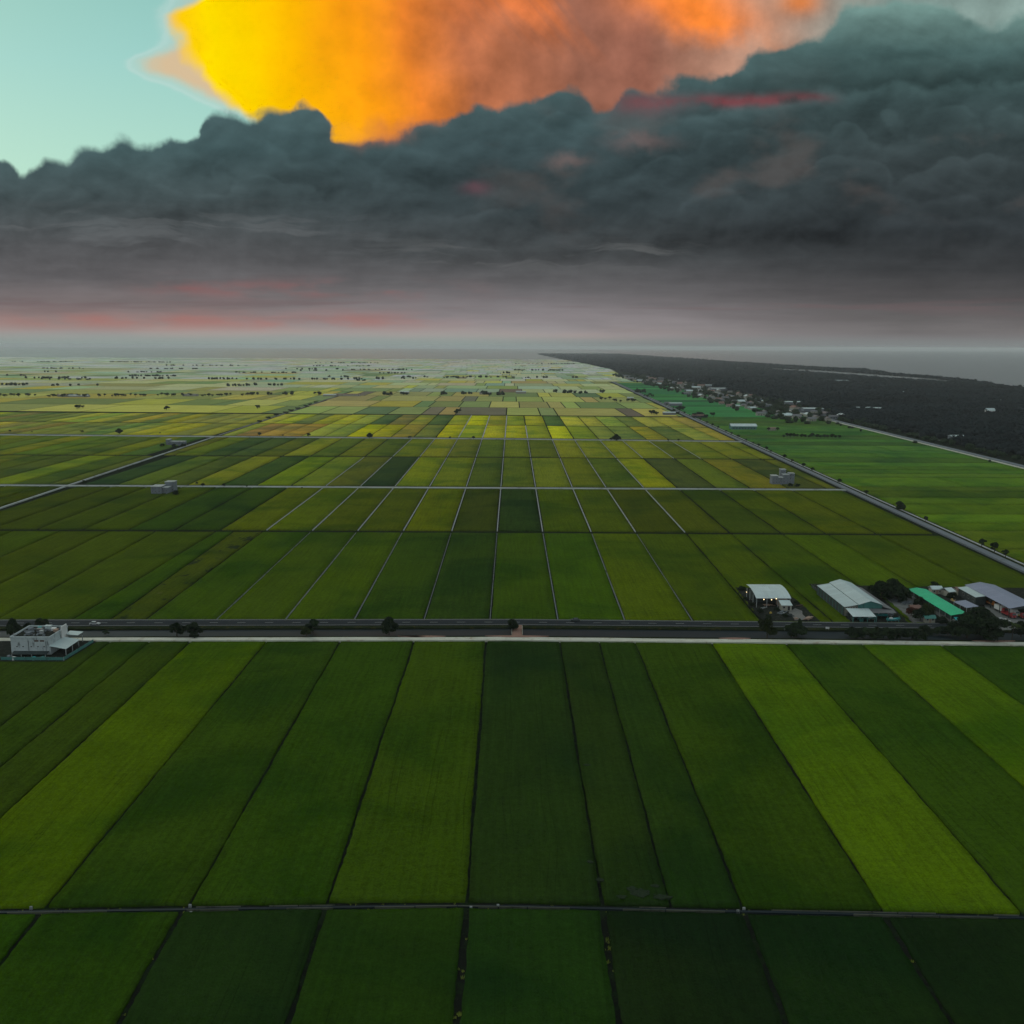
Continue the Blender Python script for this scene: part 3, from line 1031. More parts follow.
DA = [ext(a, b, L_A_near, L_rowA_far) for a, b in dvA]
DA = [(DA[0][0] - 66, DA[0][1] - 66), (DA[0][0] - 33, DA[0][1] - 33)] + DA + [(DA[-1][0] + 33 * k, DA[-1][1] + 33 * k) for k in (1, 2)]
cA = [cA[0], cA[0]] + cA[1:] + [(24, 44, 16), (30, 50, 14)]
cA[1] = (46, 76, 12)
posA = ['far left beyond the frame edge', 'bottom left corner', 'second from left', 'third from left', 'fourth from left', 'left of the pair at centre', 'right of centre', 'second from right', 'bottom right corner', 'beyond the right edge']
for i in range(len(DA) - 1):
    field(DA[i][0], DA[i][1], DA[i + 1][0], DA[i + 1][1], L_A_near, L_rowA_far, tuple(u * .88 for u in cA[i]), 1.6, (1.35, 1.35))

# --- row B
dvB = [((0, 725), (110, 641.6)), ((0, 766), (149, 641.5)), ((0, 817), (190, 641.4)), ((46, 905), (266, 641.3)), ((189, 904), (340, 641.2)), ((327, 902), (414, 641)), ((467, 900), (486, 641)),
       ((602, 901), (560, 641.3)), ((670, 902), (599, 641.6)), ((742, 905), (635, 642)), ((882, 908), (712, 643)), ((1022, 911), (786, 643.8)), ((1024, 786), (863, 644.5)), ((1024, 705), (942, 645.2))]
DB = [ext(a, b, L_rowB_near, L_rowB_far) for a, b in dvB]
DB = [(DB[0][0] - 80, DB[0][1] - 80), (DB[0][0] - 40, DB[0][1] - 40)] + DB + [(DB[-1][0] + 34 * k, DB[-1][1] + 34 * k) for k in (1, 2)]
cB = [(42, 60, 14), (40, 55, 13), (44, 62, 12), (46, 62, 13), (78, 102, 6), (42, 62, 12), (40, 62, 11), (50, 70, 11), (27, 43, 15), (29, 44, 14), (31, 49, 13), (41, 60, 12), (84, 112, 9), (46, 69, 13), (80, 109, 9), (40, 64, 15), (42, 66, 14)]
for i in range(len(DB) - 1):
    field(DB[i][0], DB[i][1], DB[i + 1][0], DB[i + 1][1], L_rowB_near, L_rowB_far, cB[i], 2.2, (0.85, 0.85) if i not in (9, 10) else (0.6, 0.6), weeds=False)

# --- row C
dvC = [((0, 617), (155, 531.3)), ((72, 619), (215, 531.6)), ((110, 619), (233, 531.6)), ((145, 619), (262, 531.7)), ((216, 619), (310, 531.9)), ((285, 618.9), (356, 532)), ((354, 618.9), (402, 532.2)), ((424, 618.8), (451, 532.5)), ((490, 618.8), (497, 532.7)),
       ((558, 619.2), (543, 532.9)), ((625, 619.9), (592, 533.2)), ((693, 620.5), (637, 533.5)), ((762, 621.2), (687, 533.8)), ((834, 621.9), (732, 534.1)), ((915, 622.6), (784, 534.4)), ((981, 623.2), (829, 534.7))]
DC = [ext(a, b, L_rowC_near, L_rowC_far) for a, b in dvC]
cC = [(46, 64, 13), (39, 63, 14), (50, 64, 18), (44, 68, 11), (48, 70, 12), (52, 76, 11), (36, 57, 15), (31, 50, 14), (41, 64, 12), (46, 74, 11), (64, 86, 9), (52, 72, 11), (58, 79, 10), (50, 72, 13), (60, 86, 10), (52, 72, 12), (48, 66, 14), (46, 66, 13)]
cw = {2: True}
DCx = [(DC[0][0] - 31 * k, DC[0][1] - 31 * k) for k in (7, 6, 5, 4, 3, 2, 1)] + DC
yCn, yCf = L_rowC_near.y(280), L_rowC_far.y(280)
DCx += [(DC[-1][0] + 33, DC[-1][1] + 33), (road_r(yCn) - 8, road_r(yCf) - 8)]
colC = [jitc((46, 64, 14), 0.12) for k in range(7)] + cC
for i in range(len(DCx) - 1):
    field(DCx[i][0], DCx[i][1], DCx[i + 1][0], DCx[i + 1][1], L_rowC_near, L_rowC_far, tuple(u * q for u, q in zip(colC[i], (1.30, 1.17, 1.0))), 3.5, (1.35, 1.35), weeds=(i == 9))

# --- rows D to H share one grid of dividers, from the left track to the right road
GX0 = (DC[8][1])           # divider through the centre of the photo
SP = 30.3


def gx(k):
    i = 8 + k
    if i > 15:
        return DC[15][1] + 33 * (i - 15)
    return DC[i][1] if i >= 4 else DC[4][1] - SP * (4 - i)


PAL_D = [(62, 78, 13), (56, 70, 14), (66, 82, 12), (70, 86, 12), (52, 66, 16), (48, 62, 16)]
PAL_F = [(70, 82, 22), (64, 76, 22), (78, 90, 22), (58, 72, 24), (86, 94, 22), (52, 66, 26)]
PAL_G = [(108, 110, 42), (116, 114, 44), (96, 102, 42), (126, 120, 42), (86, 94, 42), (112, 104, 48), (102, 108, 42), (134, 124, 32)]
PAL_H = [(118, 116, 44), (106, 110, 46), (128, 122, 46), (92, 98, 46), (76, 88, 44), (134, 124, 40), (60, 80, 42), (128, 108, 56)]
over = {
    'D': {-6: (82, 100, 12), -5: (80, 97, 14), -4: (72, 88, 13), -7: (36, 56, 20), -8: (36, 58, 20), -2: (86, 104, 8), -1: (46, 58, 15), 0: (28, 46, 20), 1: (64, 82, 12), 2: (66, 84, 12), 3: (54, 66, 14), 4: (64, 78, 13), 9: (58, 76, 12)},
    'E': {-4: (34, 50, 22), -8: (42, 60, 22), -7: (74, 92, 16), -12: (36, 56, 26), -3: (84, 96, 16), -2: (72, 84, 18), -1: (54, 68, 20), 0: (62, 76, 18), 2: (70, 82, 16), 3: (60, 74, 18), 4: (92, 104, 14)},
    'F': {-5: (56, 68, 22), -2: (72, 80, 24), -1: (60, 74, 22), 0: (70, 80, 22), 1: (66, 76, 22), 4: (86, 92, 20), -11: (44, 62, 28), -10: (50, 66, 28)},
    'G': {-7: (140, 132, 14), -6: (128, 120, 22), -10: (126, 100, 42), -11: (132, 106, 46), -12: (120, 94, 46), -3: (140, 134, 14), -2: (120, 122, 26), -1: (134, 128, 24), 0: (138, 132, 22), 1: (104, 108, 26), 2: (140, 136, 20), -5: (116, 102, 38), 3: (100, 108, 28)},
    'H': {-1: (120, 112, 30), -2: (150, 138, 14), 0: (108, 112, 30), 2: (62, 80, 36), -4: (70, 82, 40), -7: (60, 76, 40), 1: (122, 118, 28), -3: (118, 120, 30)},
}


def grid_row(key, Ln, Lf, pal, kx0, kx1, cell, gap):
    fl, fr = road_l, road_r
    k = kx0
    while k < kx1:
        yn, yf = Ln.y(0), Lf.y(0)
        x0, x1 = gx(k), gx(k + 1)
        kk = k
        k += 1
        ymid = (yn + yf) / 2
        a = [x0, x0, x1, x1]
        r0, r1 = fr(yn) - 9, fr(yf) - 9
        if x0 > min(r0, r1) - 6:
            continue
        if x1 > min(r0, r1) - 8:
            a[2], a[3] = r0, r1
        for lx in (road_l,):
            l0, l1 = lx(yn), lx(yf)
            if x0 < l0 + 3.5 and x1 > l0 - 3.5 or x0 < l1 + 3.5 and x1 > l1 - 3.5:
                # split by the track: keep the wider side
                if (x0 + x1) / 2 > (l0 + l1) / 2:
                    a[0], a[1] = l0 + 3.2, l1 + 3.2
                else:
                    a[2], a[3] = l0 - 3.2, l1 - 3.2
                if min(a[2] - a[0], a[3] - a[1]) < 5:
                    continue
        c = over.get(key, {}).get(kk)
        c = jitc(c, 0.04) if c else jitc(random.choice(pal), 0.10)
        g = (gap, gap)
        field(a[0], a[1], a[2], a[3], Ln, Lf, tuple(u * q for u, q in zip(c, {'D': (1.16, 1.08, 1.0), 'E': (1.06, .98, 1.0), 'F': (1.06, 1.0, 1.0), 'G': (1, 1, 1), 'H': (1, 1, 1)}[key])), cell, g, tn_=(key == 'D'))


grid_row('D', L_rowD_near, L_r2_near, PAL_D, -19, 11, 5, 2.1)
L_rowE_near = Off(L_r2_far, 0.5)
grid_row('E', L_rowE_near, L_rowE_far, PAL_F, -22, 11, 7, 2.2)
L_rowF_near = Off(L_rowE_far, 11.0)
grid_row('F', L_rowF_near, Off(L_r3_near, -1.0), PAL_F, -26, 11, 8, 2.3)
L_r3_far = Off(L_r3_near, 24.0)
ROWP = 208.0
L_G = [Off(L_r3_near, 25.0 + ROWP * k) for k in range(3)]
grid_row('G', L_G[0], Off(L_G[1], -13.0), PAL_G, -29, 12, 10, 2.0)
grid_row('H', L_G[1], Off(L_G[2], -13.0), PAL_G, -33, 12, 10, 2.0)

# pale concrete field ditches running along some dividers
for k in range(-3, 4):
    pass
for i, (a, b) in enumerate(DC):
    if 4 <= i <= 11:
        mbx = MB()
        yn, yf = L_rowC_near.y(a) + 1, L_rowC_far.y(b)
        wd = 0.15 + 0.08 * (i in (5, 6, 9, 10))
        mbx.add([(a - wd, yn, -0.3), (a + wd, yn, -0.3), (b + wd, yf, -0.3), (b - wd, yf, -0.3), (a - wd, yn, GZ), (a + wd, yn, GZ), (b + wd, yf, GZ), (b - wd, yf, GZ)], [(0, 1, 2, 3), (0, 3, 7, 4), (1, 5, 6, 2)])
        struct(mbx.build('field_ditch', M['ditch_dim']))
for Ln, Lf, ks in ((L_rowD_near, L_r2_near, range(-5, 5)), (L_rowE_near, L_rowE_far, range(-5, 5)), (L_rowF_near, L_r3_near, range(-4, 8))):
    for k in ks:
        x = gx(k)
        yn, yf = Ln.y(x), Lf.y(x)
        strip_y('field_ditch', lambda y, x=x: x, yn, yf, 0.62, GZ, -0.2, M['ditch'], 2)
for gi, ks in ((0, (-2, -1, 0, 1)), (1, (-2, -1, 0))):
    for k in ks:
        x = gx(k)
        strip_y('field_ditch', lambda y, x=x: x, L_G[gi].y(x), L_G[gi + 1].y(x) - 6, 1.2, GZ, -0.1, M['concrete'], 2)

# side roads
xr = lambda y: road_r(y)
band('side_road', Off(L_r2_near, 2.0), Off(L_r2_near, 6.8), -640, road_r(800) - 5, GZ, 0.2, M['lane'], 60, 'pale concrete side road across the middle fields', 0.3)
band('side_canal', Off(L_r2_near, 9.0), Off(L_r2_near, 14.0), -640, road_r(800) - 8, GZ - .2, GZ + .35, M['canal'], 20, 'narrow canal beside the middle side road')
band('side_road', Off(L_r3_near, 2.0), Off(L_r3_near, 9.0), -900, road_r(1250) - 5, GZ, 0.2, M['lane'], 60, 'pale concrete side road in front of the yellow fields', 0.4)
band('side_canal', Off(L_r3_near, 12.0), Off(L_r3_near, 24.0), -900, road_r(1250) - 8, GZ - .2, GZ + .35, M['canal'], 20, 'narrow canal beside the far side road')
yT = L_r3_near.y(-395)
strip_y('farm_track', road_l, L_rowC_near.y(-380), yT, 1.9, GZ, 0.15, M['lane'], 40, 0, 'straight pale farm track on the left')
strip_y('farm_track', road_l, yT + 25, 2330, 3.4, GZ, 0.1, M['concrete_dark'], 40, 0, 'bushy far end of the straight farm track')
yR0, yR1 = L_rd_far.y(282), 3300
strip_y('canal_road', road_r, yR0, yR1, 5.0, GZ, 0.25, M['road_grey'], 60, -2.2, 'grey straight road beside a drain and a row of trees')
strip_y('road_verge', road_r, yR0, yR1, 2.6, GZ, 0.05, M['verge'], 60, 1.9, 'grass strip with trees beside the straight road')
strip_y('drain', road_r, yR0, yR1, 1.0, GZ, 0.05, M['concrete'], 60, 4.6, 'pale concrete drain beside the straight road')
strip_y('coast_road', lambda y: 527 + (y - 978) * 0.016, 560, 6000, 7.0, GZ, 0.3, M['road_grey'], 60, 0, 'grey coast road along the edge of the forest')
strip_y('road_verge', lambda y: 527 + (y - 978) * 0.016, 560, 6000, 3.0, GZ, 0.1, M['track'], 60, -8.0, 'pale verge of the coast road')

# plots right of the tree-lined road run across, from that road to the coast road
y = L_rd_far.y(300) + 16
kk = 0
while y < 1640:
    hgt = random.choice([28, 30, 34, 44, 58])
    t = min(1, max(0, (y - 620) / 500))
    c = jitc(tuple(a * (1 - t) + b * t for a, b in zip((64, 80, 14), (54, 80, 34))), 0.09)
    if random.random() < 0.25:
        c = tuple(u * .88 for u in c)
    x0 = lambda yy: road_r(yy) + 7.5
    x1 = lambda yy: 527 + (yy - 978) * 0.016 - 11
    Ln, Lf = Line.__new__(Line), Line.__new__(Line)
    Ln.p = [(-10, y + 1.3), (1000, y + 1.3)]
    Lf.p = [(-10, y + hgt - 1.3), (1000, y + hgt - 1.3)]
    if random.random() < 0.35:
        xm = random.uniform(340, 460)
        field(x0(y), x0(y + hgt), xm, xm, Ln, Lf, c, 7, (0.8, 1.2), tn_=False)
        field(xm, xm, x1(y), x1(y + hgt), Ln, Lf, jitc(c, 0.05), 7, (1.2, 0.8), tn_=False)
    else:
        field(x0(y), x0(y + hgt), x1(y), x1(y + hgt), Ln, Lf, c, 7, (0.8, 0.8), tn_=False)
    y += hgt
    kk += 1
Y_RF = y

# --- the plain beyond: one sheet of crop-coloured plots, paled far out to paint mist
FV, FF, FCc = [], [], []


def far_quad(x0, x1, y0, y1, c, tilt=0.0):
    k = len(FV)
    FV.extend([(x0, y0 + tilt * x0, -0.1), (x1, y0 + tilt * x1, -0.1), (x1, y1 + tilt * x1, -0.1), (x0, y1 + tilt * x0, -0.1)])
    FF.append((k, k + 1, k + 2, k + 3))
    FCc.append(alb(c))


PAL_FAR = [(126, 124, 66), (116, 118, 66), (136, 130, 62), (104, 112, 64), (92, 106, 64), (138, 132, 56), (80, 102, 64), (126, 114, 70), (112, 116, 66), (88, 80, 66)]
tilt3 = (L_r3_near.y(200) - L_r3_near.y(-200)) / 400
y = L_G[2].y(0) + 4
row = 0
forest_edge = lambda yy: 640 if yy < 2300 else 560 + (yy - 2300) * 0.03
while y < 8600:
    hgt = ROWP - 6
    xe = road_r(y) - 9 if y < 3300 else 420 + (y - 3300) * 0.06
    x = -1.05 * y * 0.6 - 420
    base = random.random()
    while x < xe:
        wdt = SP * random.choice([1, 1, 2, 2, 3, 4]) if abs(x) < 700 else SP * random.choice([2, 3, 4, 6, 8])
        x2 = min(x + wdt, xe)
        if x < road_l(y) < x2 and y < 2400:
            x2 = road_l(y) - 3
        c = random.choice(PAL_FAR)
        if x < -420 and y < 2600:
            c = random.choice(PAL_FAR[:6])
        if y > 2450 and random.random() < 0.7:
            c = random.choice([(138, 138, 98), (122, 132, 100), (152, 148, 98), (104, 122, 98), (128, 136, 92), (144, 140, 110)])  # paler set: distance haze put into the crop colour
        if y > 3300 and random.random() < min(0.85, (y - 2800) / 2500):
            c = random.choice([(160, 160, 126), (142, 156, 132), (150, 160, 138), (132, 150, 118), (118, 134, 106)])  # paler still, painting the mist into the plots
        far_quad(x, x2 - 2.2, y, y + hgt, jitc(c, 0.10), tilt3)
        x = x2 if x2 < xe else xe + 1
        if abs(x - (road_l(y) - 3)) < 0.01:
            x += 6
    y += ROWP
    row += 1
# green belt between the straight road and the village
y = Y_RF
while y < 5200:
    hgt = random.choice([40, 60, 80, 110])
    xa = road_r(y) + 8 if y < 3300 else 430 + (y - 3300) * 0.06
    xb = (515 if y < 1750 else 505 - (y - 1750) * 0.028) + random.uniform(-12, 8)
    if xb > xa + 15:
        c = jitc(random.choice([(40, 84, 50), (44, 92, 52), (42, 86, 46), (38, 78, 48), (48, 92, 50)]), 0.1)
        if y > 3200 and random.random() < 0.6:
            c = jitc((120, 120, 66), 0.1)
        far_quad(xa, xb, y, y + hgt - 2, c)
    y += hgt
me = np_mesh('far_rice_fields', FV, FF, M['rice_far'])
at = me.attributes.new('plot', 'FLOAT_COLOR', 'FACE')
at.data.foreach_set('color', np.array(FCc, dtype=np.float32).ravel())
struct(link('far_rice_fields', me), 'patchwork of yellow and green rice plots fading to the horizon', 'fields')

# ------------------------------------------------------------------ trees


def ico(sub):
    import bmesh
    bm = bmesh.new()
    bmesh.ops.create_icosphere(bm, subdivisions=sub, radius=1.0)
    V = np.array([v.co[:] for v in bm.verts])
    Fc = np.array([[v.index for v in f.verts] for f in bm.faces])
    bm.free()
    return V, Fc


ICO1, ICO2 = ico(1), ico(2)


def crown_mesh(name, mat, lobes, nleaf, ls, seed, core=0.62):
    """Leaf faces scattered over the shells of several lobes, with a rough core in each lobe."""
    r = np.random.default_rng(seed)
    Vs, Fs, k = [], [], 0
    tot = sum(l[3] ** 2 for l in lobes)
    for cx, cy, cz, rad, sq in lobes:
        V, Fc = ICO2
        d = core * rad * (1 + 0.22 * r.standard_normal(len(V)))[:, None]
        P = V * d * np.array([1, 1, sq]) + np.array([cx, cy, cz])
        Vs.append(P); Fs.append(Fc + k); k += len(P)
        n = int(nleaf * rad ** 2 / tot)
        nd = r.standard_normal((n, 3)); nd /= np.linalg.norm(nd, axis=1)[:, None]
        nd[:, 2] = np.where(nd[:, 2] < -0.3, -nd[:, 2], nd[:, 2])
        rr = rad * (core + (1.28 - core) * r.random(n) ** 0.7)[:, None]
        C = nd * rr * np.array([1, 1, sq]) + np.array([cx, cy, cz])
        t1 = r.standard_normal((n, 3)); t1 /= np.linalg.norm(t1, axis=1)[:, None]
        t2 = np.cross(t1, nd + 0.6 * r.standard_normal((n, 3))); t2 /= np.linalg.norm(t2, axis=1)[:, None]
        s_ = ls * (0.6 + 0.8 * r.random(n))[:, None]
        tri = np.stack([C + t1 * s_, C - t1 * s_ * .5 + t2 * s_ * .8, C - t1 * s_ * .5 - t2 * s_ * .8], 1).reshape(-1, 3)
        Vs.append(tri); Fs.append(np.arange(3 * n).reshape(n, 3) + k); k += 3 * n
    return np_mesh(name, np.vstack(Vs), np.vstack(Fs), mat)


def lobes_for(seed, h, r, n, zlo=0.35, flat=0.8):
    q = np.random.default_rng(seed)
    L = [(q.uniform(-.15, .15) * r, q.uniform(-.15, .15) * r, h * 0.72, r * 0.5, flat)]
    for i in range(n):
        a = 2 * math.pi * (i + q.random() * 0.7) / n
        d = r * (0.35 + 0.5 * q.random())
        L.append((d * math.cos(a), d * math.sin(a), h * (zlo + 0.08 + (0.82 - zlo) * q.random() * 0.8), r * (0.22 + 0.26 * q.random()), flat * (0.85 + 0.3 * q.random())))
    return L


def trunk_mb(seed, h, r, lobes):
    q = random.Random(seed)
    mb = MB()
    top = (q.uniform(-.2, .2), q.uniform(-.2, .2), h * 0.5)
    mb.tube((0, 0, -0.3), top, h * 0.035 + 0.08, h * 0.02 + 0.05, 8)
    for L in lobes[1:6]:
        mb.tube((top[0] * .7, top[1] * .7, h * q.uniform(0.28, 0.46)), (L[0] * .8, L[1] * .8, L[2]), h * 0.016 + .03, 0.04, 6)
    mb.tube(top, (0, 0, h * 0.75), h * 0.02 + 0.05, 0.05, 6)
    return mb


TREE = {}


def tree_kind(key, h, r, n, nleaf, ls, mat, seed, zlo=0.35, flat=0.8):
    lb = lobes_for(seed, h, r, n, zlo, flat)
    TREE[key] = (crown_mesh('crown', mat, lb, nleaf, ls, seed), trunk_mb(seed, h, r, lb).mesh('trunk', M['bark']), h)


tree_kind('big', 10, 6.5, 11, 5200, 0.42, M['leaf'], 1, 0.10, 0.8)
tree_kind('big2', 9, 5.5, 10, 4600, 0.40, M['leaf'], 2, 0.10, 0.85)
tree_kind('round', 7, 3.6, 9, 3200, 0.32, M['leaf'], 3, 0.10, 0.95)
tree_kind('olive', 7, 3.6, 9, 3200, 0.32, M['leaf_olive'], 4, 0.10, 0.95)
tree_kind('bush', 3, 2.6, 7, 1800, 0.26, M['leaf'], 5, 0.15, 0.8)
tree_kind('red', 4.5, 3.2, 7, 2200, 0.28, M['leaf_red'], 6, 0.2, 0.85)
tree_kind('small', 5, 2.6, 6, 700, 0.40, M['leaf'], 7, 0.32, 0.95)
tree_kind('small2', 5.5, 2.3, 5, 600, 0.40, M['leaf'], 8, 0.30, 1.15)
tree_kind('far', 8, 5.0, 6, 260, 0.9, M['leaf'], 9, 0.25, 0.85)
tree_kind('far2', 9, 4.2, 5, 240, 0.9, M['leaf'], 10, 0.25, 1.1)


def tree(key, x, y, sc, label, group=None, z=0.0, name='tree', rz=None, cat='tree'):
    c, t, h = TREE[key]
    o = thing(name, label, cat, (x, y, z), random.uniform(0, 6.28) if rz is None else rz, group, sc)
    link('crown', c, o)
    link('trunk', t, o)
    return o


def palm(x, y, z, h, label, group=None):
    o = thing('palm_tree', label, 'palm', (x, y, z), 0, group)
    mb = MB()
    px_ = (0, 0, -0.3)
    for i in range(1, 6):
        nx = (0.12 * i * i / 5, 0.05 * i, h * i / 5)
        mb.tube(px_, nx, 0.2 - 0.015 * i, 0.19 - 0.015 * i, 7)
        px_ = nx
    mb.build('trunk', M['bark'], o)
    fr = MB()
    for k in range(16):
        a = k * 2.4 + random.uniform(-.2, .2)
        up = random.uniform(-0.15, 0.75)
        ca, sa = math.cos(a), math.sin(a)
        pr = None
        L = random.uniform(2.6, 3.4)
        for j in range(7):
            t = j / 6
            rr = L * t
            zz = h + up * rr - 0.30 * rr * rr * (0.6 if up > 0.3 else 0.5)
            p = Vector((px_[0] + ca * rr, px_[1] + sa * rr, zz))
            wd = 0.55 * math.sin(math.pi * min(1, 0.12 + 0.88 * t)) + 0.05
            side = Vector((-sa, ca, 0)) * wd
            cur = (p + side - Vector((0, 0, wd * .6)), p, p - side - Vector((0, 0, wd * .6)))
            if pr:
                fr.add([pr[0], pr[1], cur[1], cur[0]], [(0, 1, 2, 3)])
                fr.add([pr[1], pr[2], cur[2], cur[1]], [(0, 1, 2, 3)])
            pr = cur
    fr.build('crown', M['leaf_olive'], o)
    return o


# canal-side trees
CT = 'trees along the main road canal'
def gt(key, px, py, sc, label, group=None, z=0.0, **k):
    if group == CT:
        sc = tuple(u * .86 for u in sc) if isinstance(sc, tuple) else sc * .86
    x, y = G(px, py, z)
    return tree(key, x, y, sc, label, group, z, **k)


gt('big2', 13, 636, (0.55, 0.55, 0.95), 'dark tree standing just behind the left end of the grey block building', CT)
gt('round', 29, 634, (0.7, 0.7, 0.8), 'small dark tree behind the middle of the grey block building roof', CT)
gt('round', 42, 634.5, (1.0, 1.0, 1.15), 'dark tree behind the right half of the grey block building', CT)
gt('round', 177, 635.5, 0.92, 'left one of two dark round trees close together by the left canal', CT)
gt('round', 194, 635.5, 0.95, 'right one of two dark round trees close together by the left canal', CT, rz=2.0)
gt('bush', 194.5, 637.2, 0.9, 'small low bush at the water in front of a pair of round trees', CT, name='bush', cat='bush')
gt('round', 313, 632, 0.9, 'dark round tree on the verge, taller of two by the canal', CT)
gt('olive', 306.5, 637, 0.72, 'small olive green tree leaning over the track side of the canal', CT)
gt('big2', 389, 634.5, (0.70, 0.70, 0.95), 'lone large dark tree between road and canal, left of the earth crossing', CT)
gt('round', 512.5, 630, 0.78, 'small dark tree right beside the red earth canal crossing', CT)
gt('olive', 767, 637.3, (1.15, 1.15, 1.3), 'upright green tree by the canal in front of the small white shed', CT)
gt('big2', 796, 636.6, (0.98, 0.9, 0.75), 'low spreading dark tree by the canal below the timber pile', CT)
gt('round', 799, 631, (0.35, 0.35, 0.9), 'thin pointed dark tree at the road edge below the gravel yard', CT)
gt('bush', 106.5, 634, 0.5, 'tiny dark bush at the water right of the block building', CT, name='bush', cat='bush')
for i, (px, py, sc) in enumerate([(853, 637, 1.1), (864, 637.5, 1.3), (876, 637.8, 1.2), (888, 638, 1.25), (900, 638.4, 1.3), (912, 638.8, 1.15), (924, 639.2, 1.0), (938, 634, 0.9), (948, 634.5, 1.0), (926, 632.5, 0.9)]):
    gt('bush', px, py, (sc * 1.3, sc, sc), f'dark bush in the canal bank row before the warehouses, {ORD[i] if i else "first"} from its left end' if i < 7 else f'dark bush on the road verge near the big canal trees, {["first", "second", "left"][i - 7] if i < 9 else "leftmost"} of three',
       'bushes on the canal bank', name='bush', cat='bush')
# complex trees
gt('big', 881, 599, 0.80, 'left big dark tree beside the large white warehouse', 'big trees by the warehouses')
gt('big2', 893, 597, 0.98, 'tall middle dark tree between warehouse and green roof', 'big trees by the warehouses')
gt('big', 901, 601, 0.72, 'right dark tree nearest the top of the green roof', 'big trees by the warehouses')
gt('big', 967, 637, 1.0, 'big dark canal tree below the lower end of the green roof', 'big trees by the canal on the right')
gt('big2', 980, 634, 1.25, 'tallest dark tree between the green roof and the parked trucks', 'big trees by the canal on the right')
gt('big', 990, 639, 0.88, 'big dark tree at the track beside the palm', 'big trees by the canal on the right')
gt('olive', 927, 620.2, (0.95, 0.95, 1.1), 'olive green tree at the left side of the green roof')
gt('red', 911, 616, 0.85, 'russet leaved small tree in the yard left of the green roof')
gt('round', 919, 607, 0.7, 'small dark tree on the pale yard beside the green roof')
gt('round', 920, 621, 0.85, 'dark green small tree by the road below the russet tree')
gt('bush', 943, 623.5, 0.9, 'dark bush at the roadside below the green roofed hall', name='bush', cat='bush')
gt('small', 934, 590.5, 0.9, 'small dark tree behind the tiny white hut')
gt('bush', 951, 598, 0.8, 'dark bush in the yard right of the green roof', name='bush', cat='bush')
x, y = G(1012, 639)
palm(x, y, 0, 6.2, 'coconut palm beside the canal at the right edge')
x, y = G(1021, 636)
tree('round', x, y, 0.9, 'dark tree behind the palm at the right edge')

# scattered trees on the side roads
RT = 'trees beside the side roads'
lst = [('small', 203, 487, .8, 'small round tree beside the middle side road right of the grey tower house'), ('small', 224, 487.2, .8, 'second small tree right of the grey tower house on the middle side road'),
       ('small2', 247, 487.6, .45, 'tiny tree on the middle side road, third right of the tower house'), ('small', 84, 483.5, .7, 'small tree where the farm track meets the middle side road'),
       ('small', 302, 489, .4, 'tiny bush on the middle side road left of centre'), ('small', 197, 484.6, .6, 'low tree hugging the right side of the tower house'),
       ('big2', 119.5, 433.6, .95, 'wide dark tree alone beside the far side road on the left'), ('small', 259.5, 436, 1.2, 'round tree on the far side road right of the track junction'),
       ('small', 308.5, 437, 1.3, 'round tree on the far side road before the brightest yellow plots'), ('big2', 369.5, 438, .9, 'square dark tree on the far side road left of centre'),
       ('small', 283, 436.4, .6, 'tiny tree between two round trees on the far side road'), ('far', 410, 438.6, .5, 'low wide bush on the far side road near the centre'),
       ('small', 450, 439, .8, 'small tree on the far side road left of the middle ditch'), ('small', 473.5, 439.2, 1.0, 'small round tree on the far side road just left of the middle ditch'),
       ('big2', 616, 440.6, 1.1, 'dark leafy tree on the far side road right of centre'), ('small', 611, 440.7, 1.0, 'small tree clinging to the left of the dark leafy tree'),
       ('small', 668, 441.3, .7, 'tiny tree on the far side road before the tree row'), ('small', 678.5, 441.3, .8, 'small tree at the right end of the far side road'),
       ('small', 160, 433.8, .55, 'tiny tree on the far side road above the long grey house'), ('far', 82, 432.8, .5, 'low dark clump on the far side road at the left'),
       ('small', 10, 432.2, .8, 'small tree on the far side road at the left edge'), ('small', 32, 432.5, .5, 'tiny tree on the far side road near the left edge')]
for k_, px, py, sc, lb in lst:
    gt(k_, px, py, sc * .82, lb, RT, z=0.2)
# the row along the straight road
i = 0
for py in [556, 551, 545.5, 520.5, 509, 494, 482, 470, 466, 461, 457.5, 451.5, 449.5, 446, 443.5, 440.5, 437, 434, 431.5, 428, 425.5, 423, 420, 417.5, 415.2, 413, 410.6, 408, 405, 402]:
    # solve the photo row for a point on the verge
    Y = G(512, py)[1]
    x = road_r(Y) + 1.9
    sc = {3: 0.75, 4: 1.0, 0: 0.9, 1: 1.15, 2: 0.95}.get(i, random.uniform(0.55, 1.0))
    tree(random.choice(['small', 'small2']) if i != 4 else 'round', x, Y, sc, f'roadside tree beside the straight right-hand road, {ORD[i]} from its near end' if i else 'nearest roadside tree beside the straight right-hand road', 'row of trees along the straight road')
    i += 1
# bushes on the far farm track
for j in range(9):
    Y = 1500 + j * 62 + random.uniform(-12, 12)
    tree('far', road_l(Y) + random.uniform(2, 5), Y, (0.75, 0.9, 0.5), f'dark bush beside the far end of the farm track, {ORD[j] if j else "first"} from the side road', 'bushes along the farm track', name='bush', cat='bush')
# row of trees in the green fields right
for j in range(16):
    px = 783 + j * 3.7
    x, y = G(px, 437.6 + j * 0.05)
    tree(random.choice(['small', 'small2', 'small']), x, y + random.uniform(-4, 4), random.uniform(0.8, 1.35), f'small dark tree in the line across the green fields, {ORD[j] if j else "first"} from its left end', 'line of trees across the green fields')

# far clumps and hedgerows: nearest ones are trees of their own, the rest one mass
clumps = []


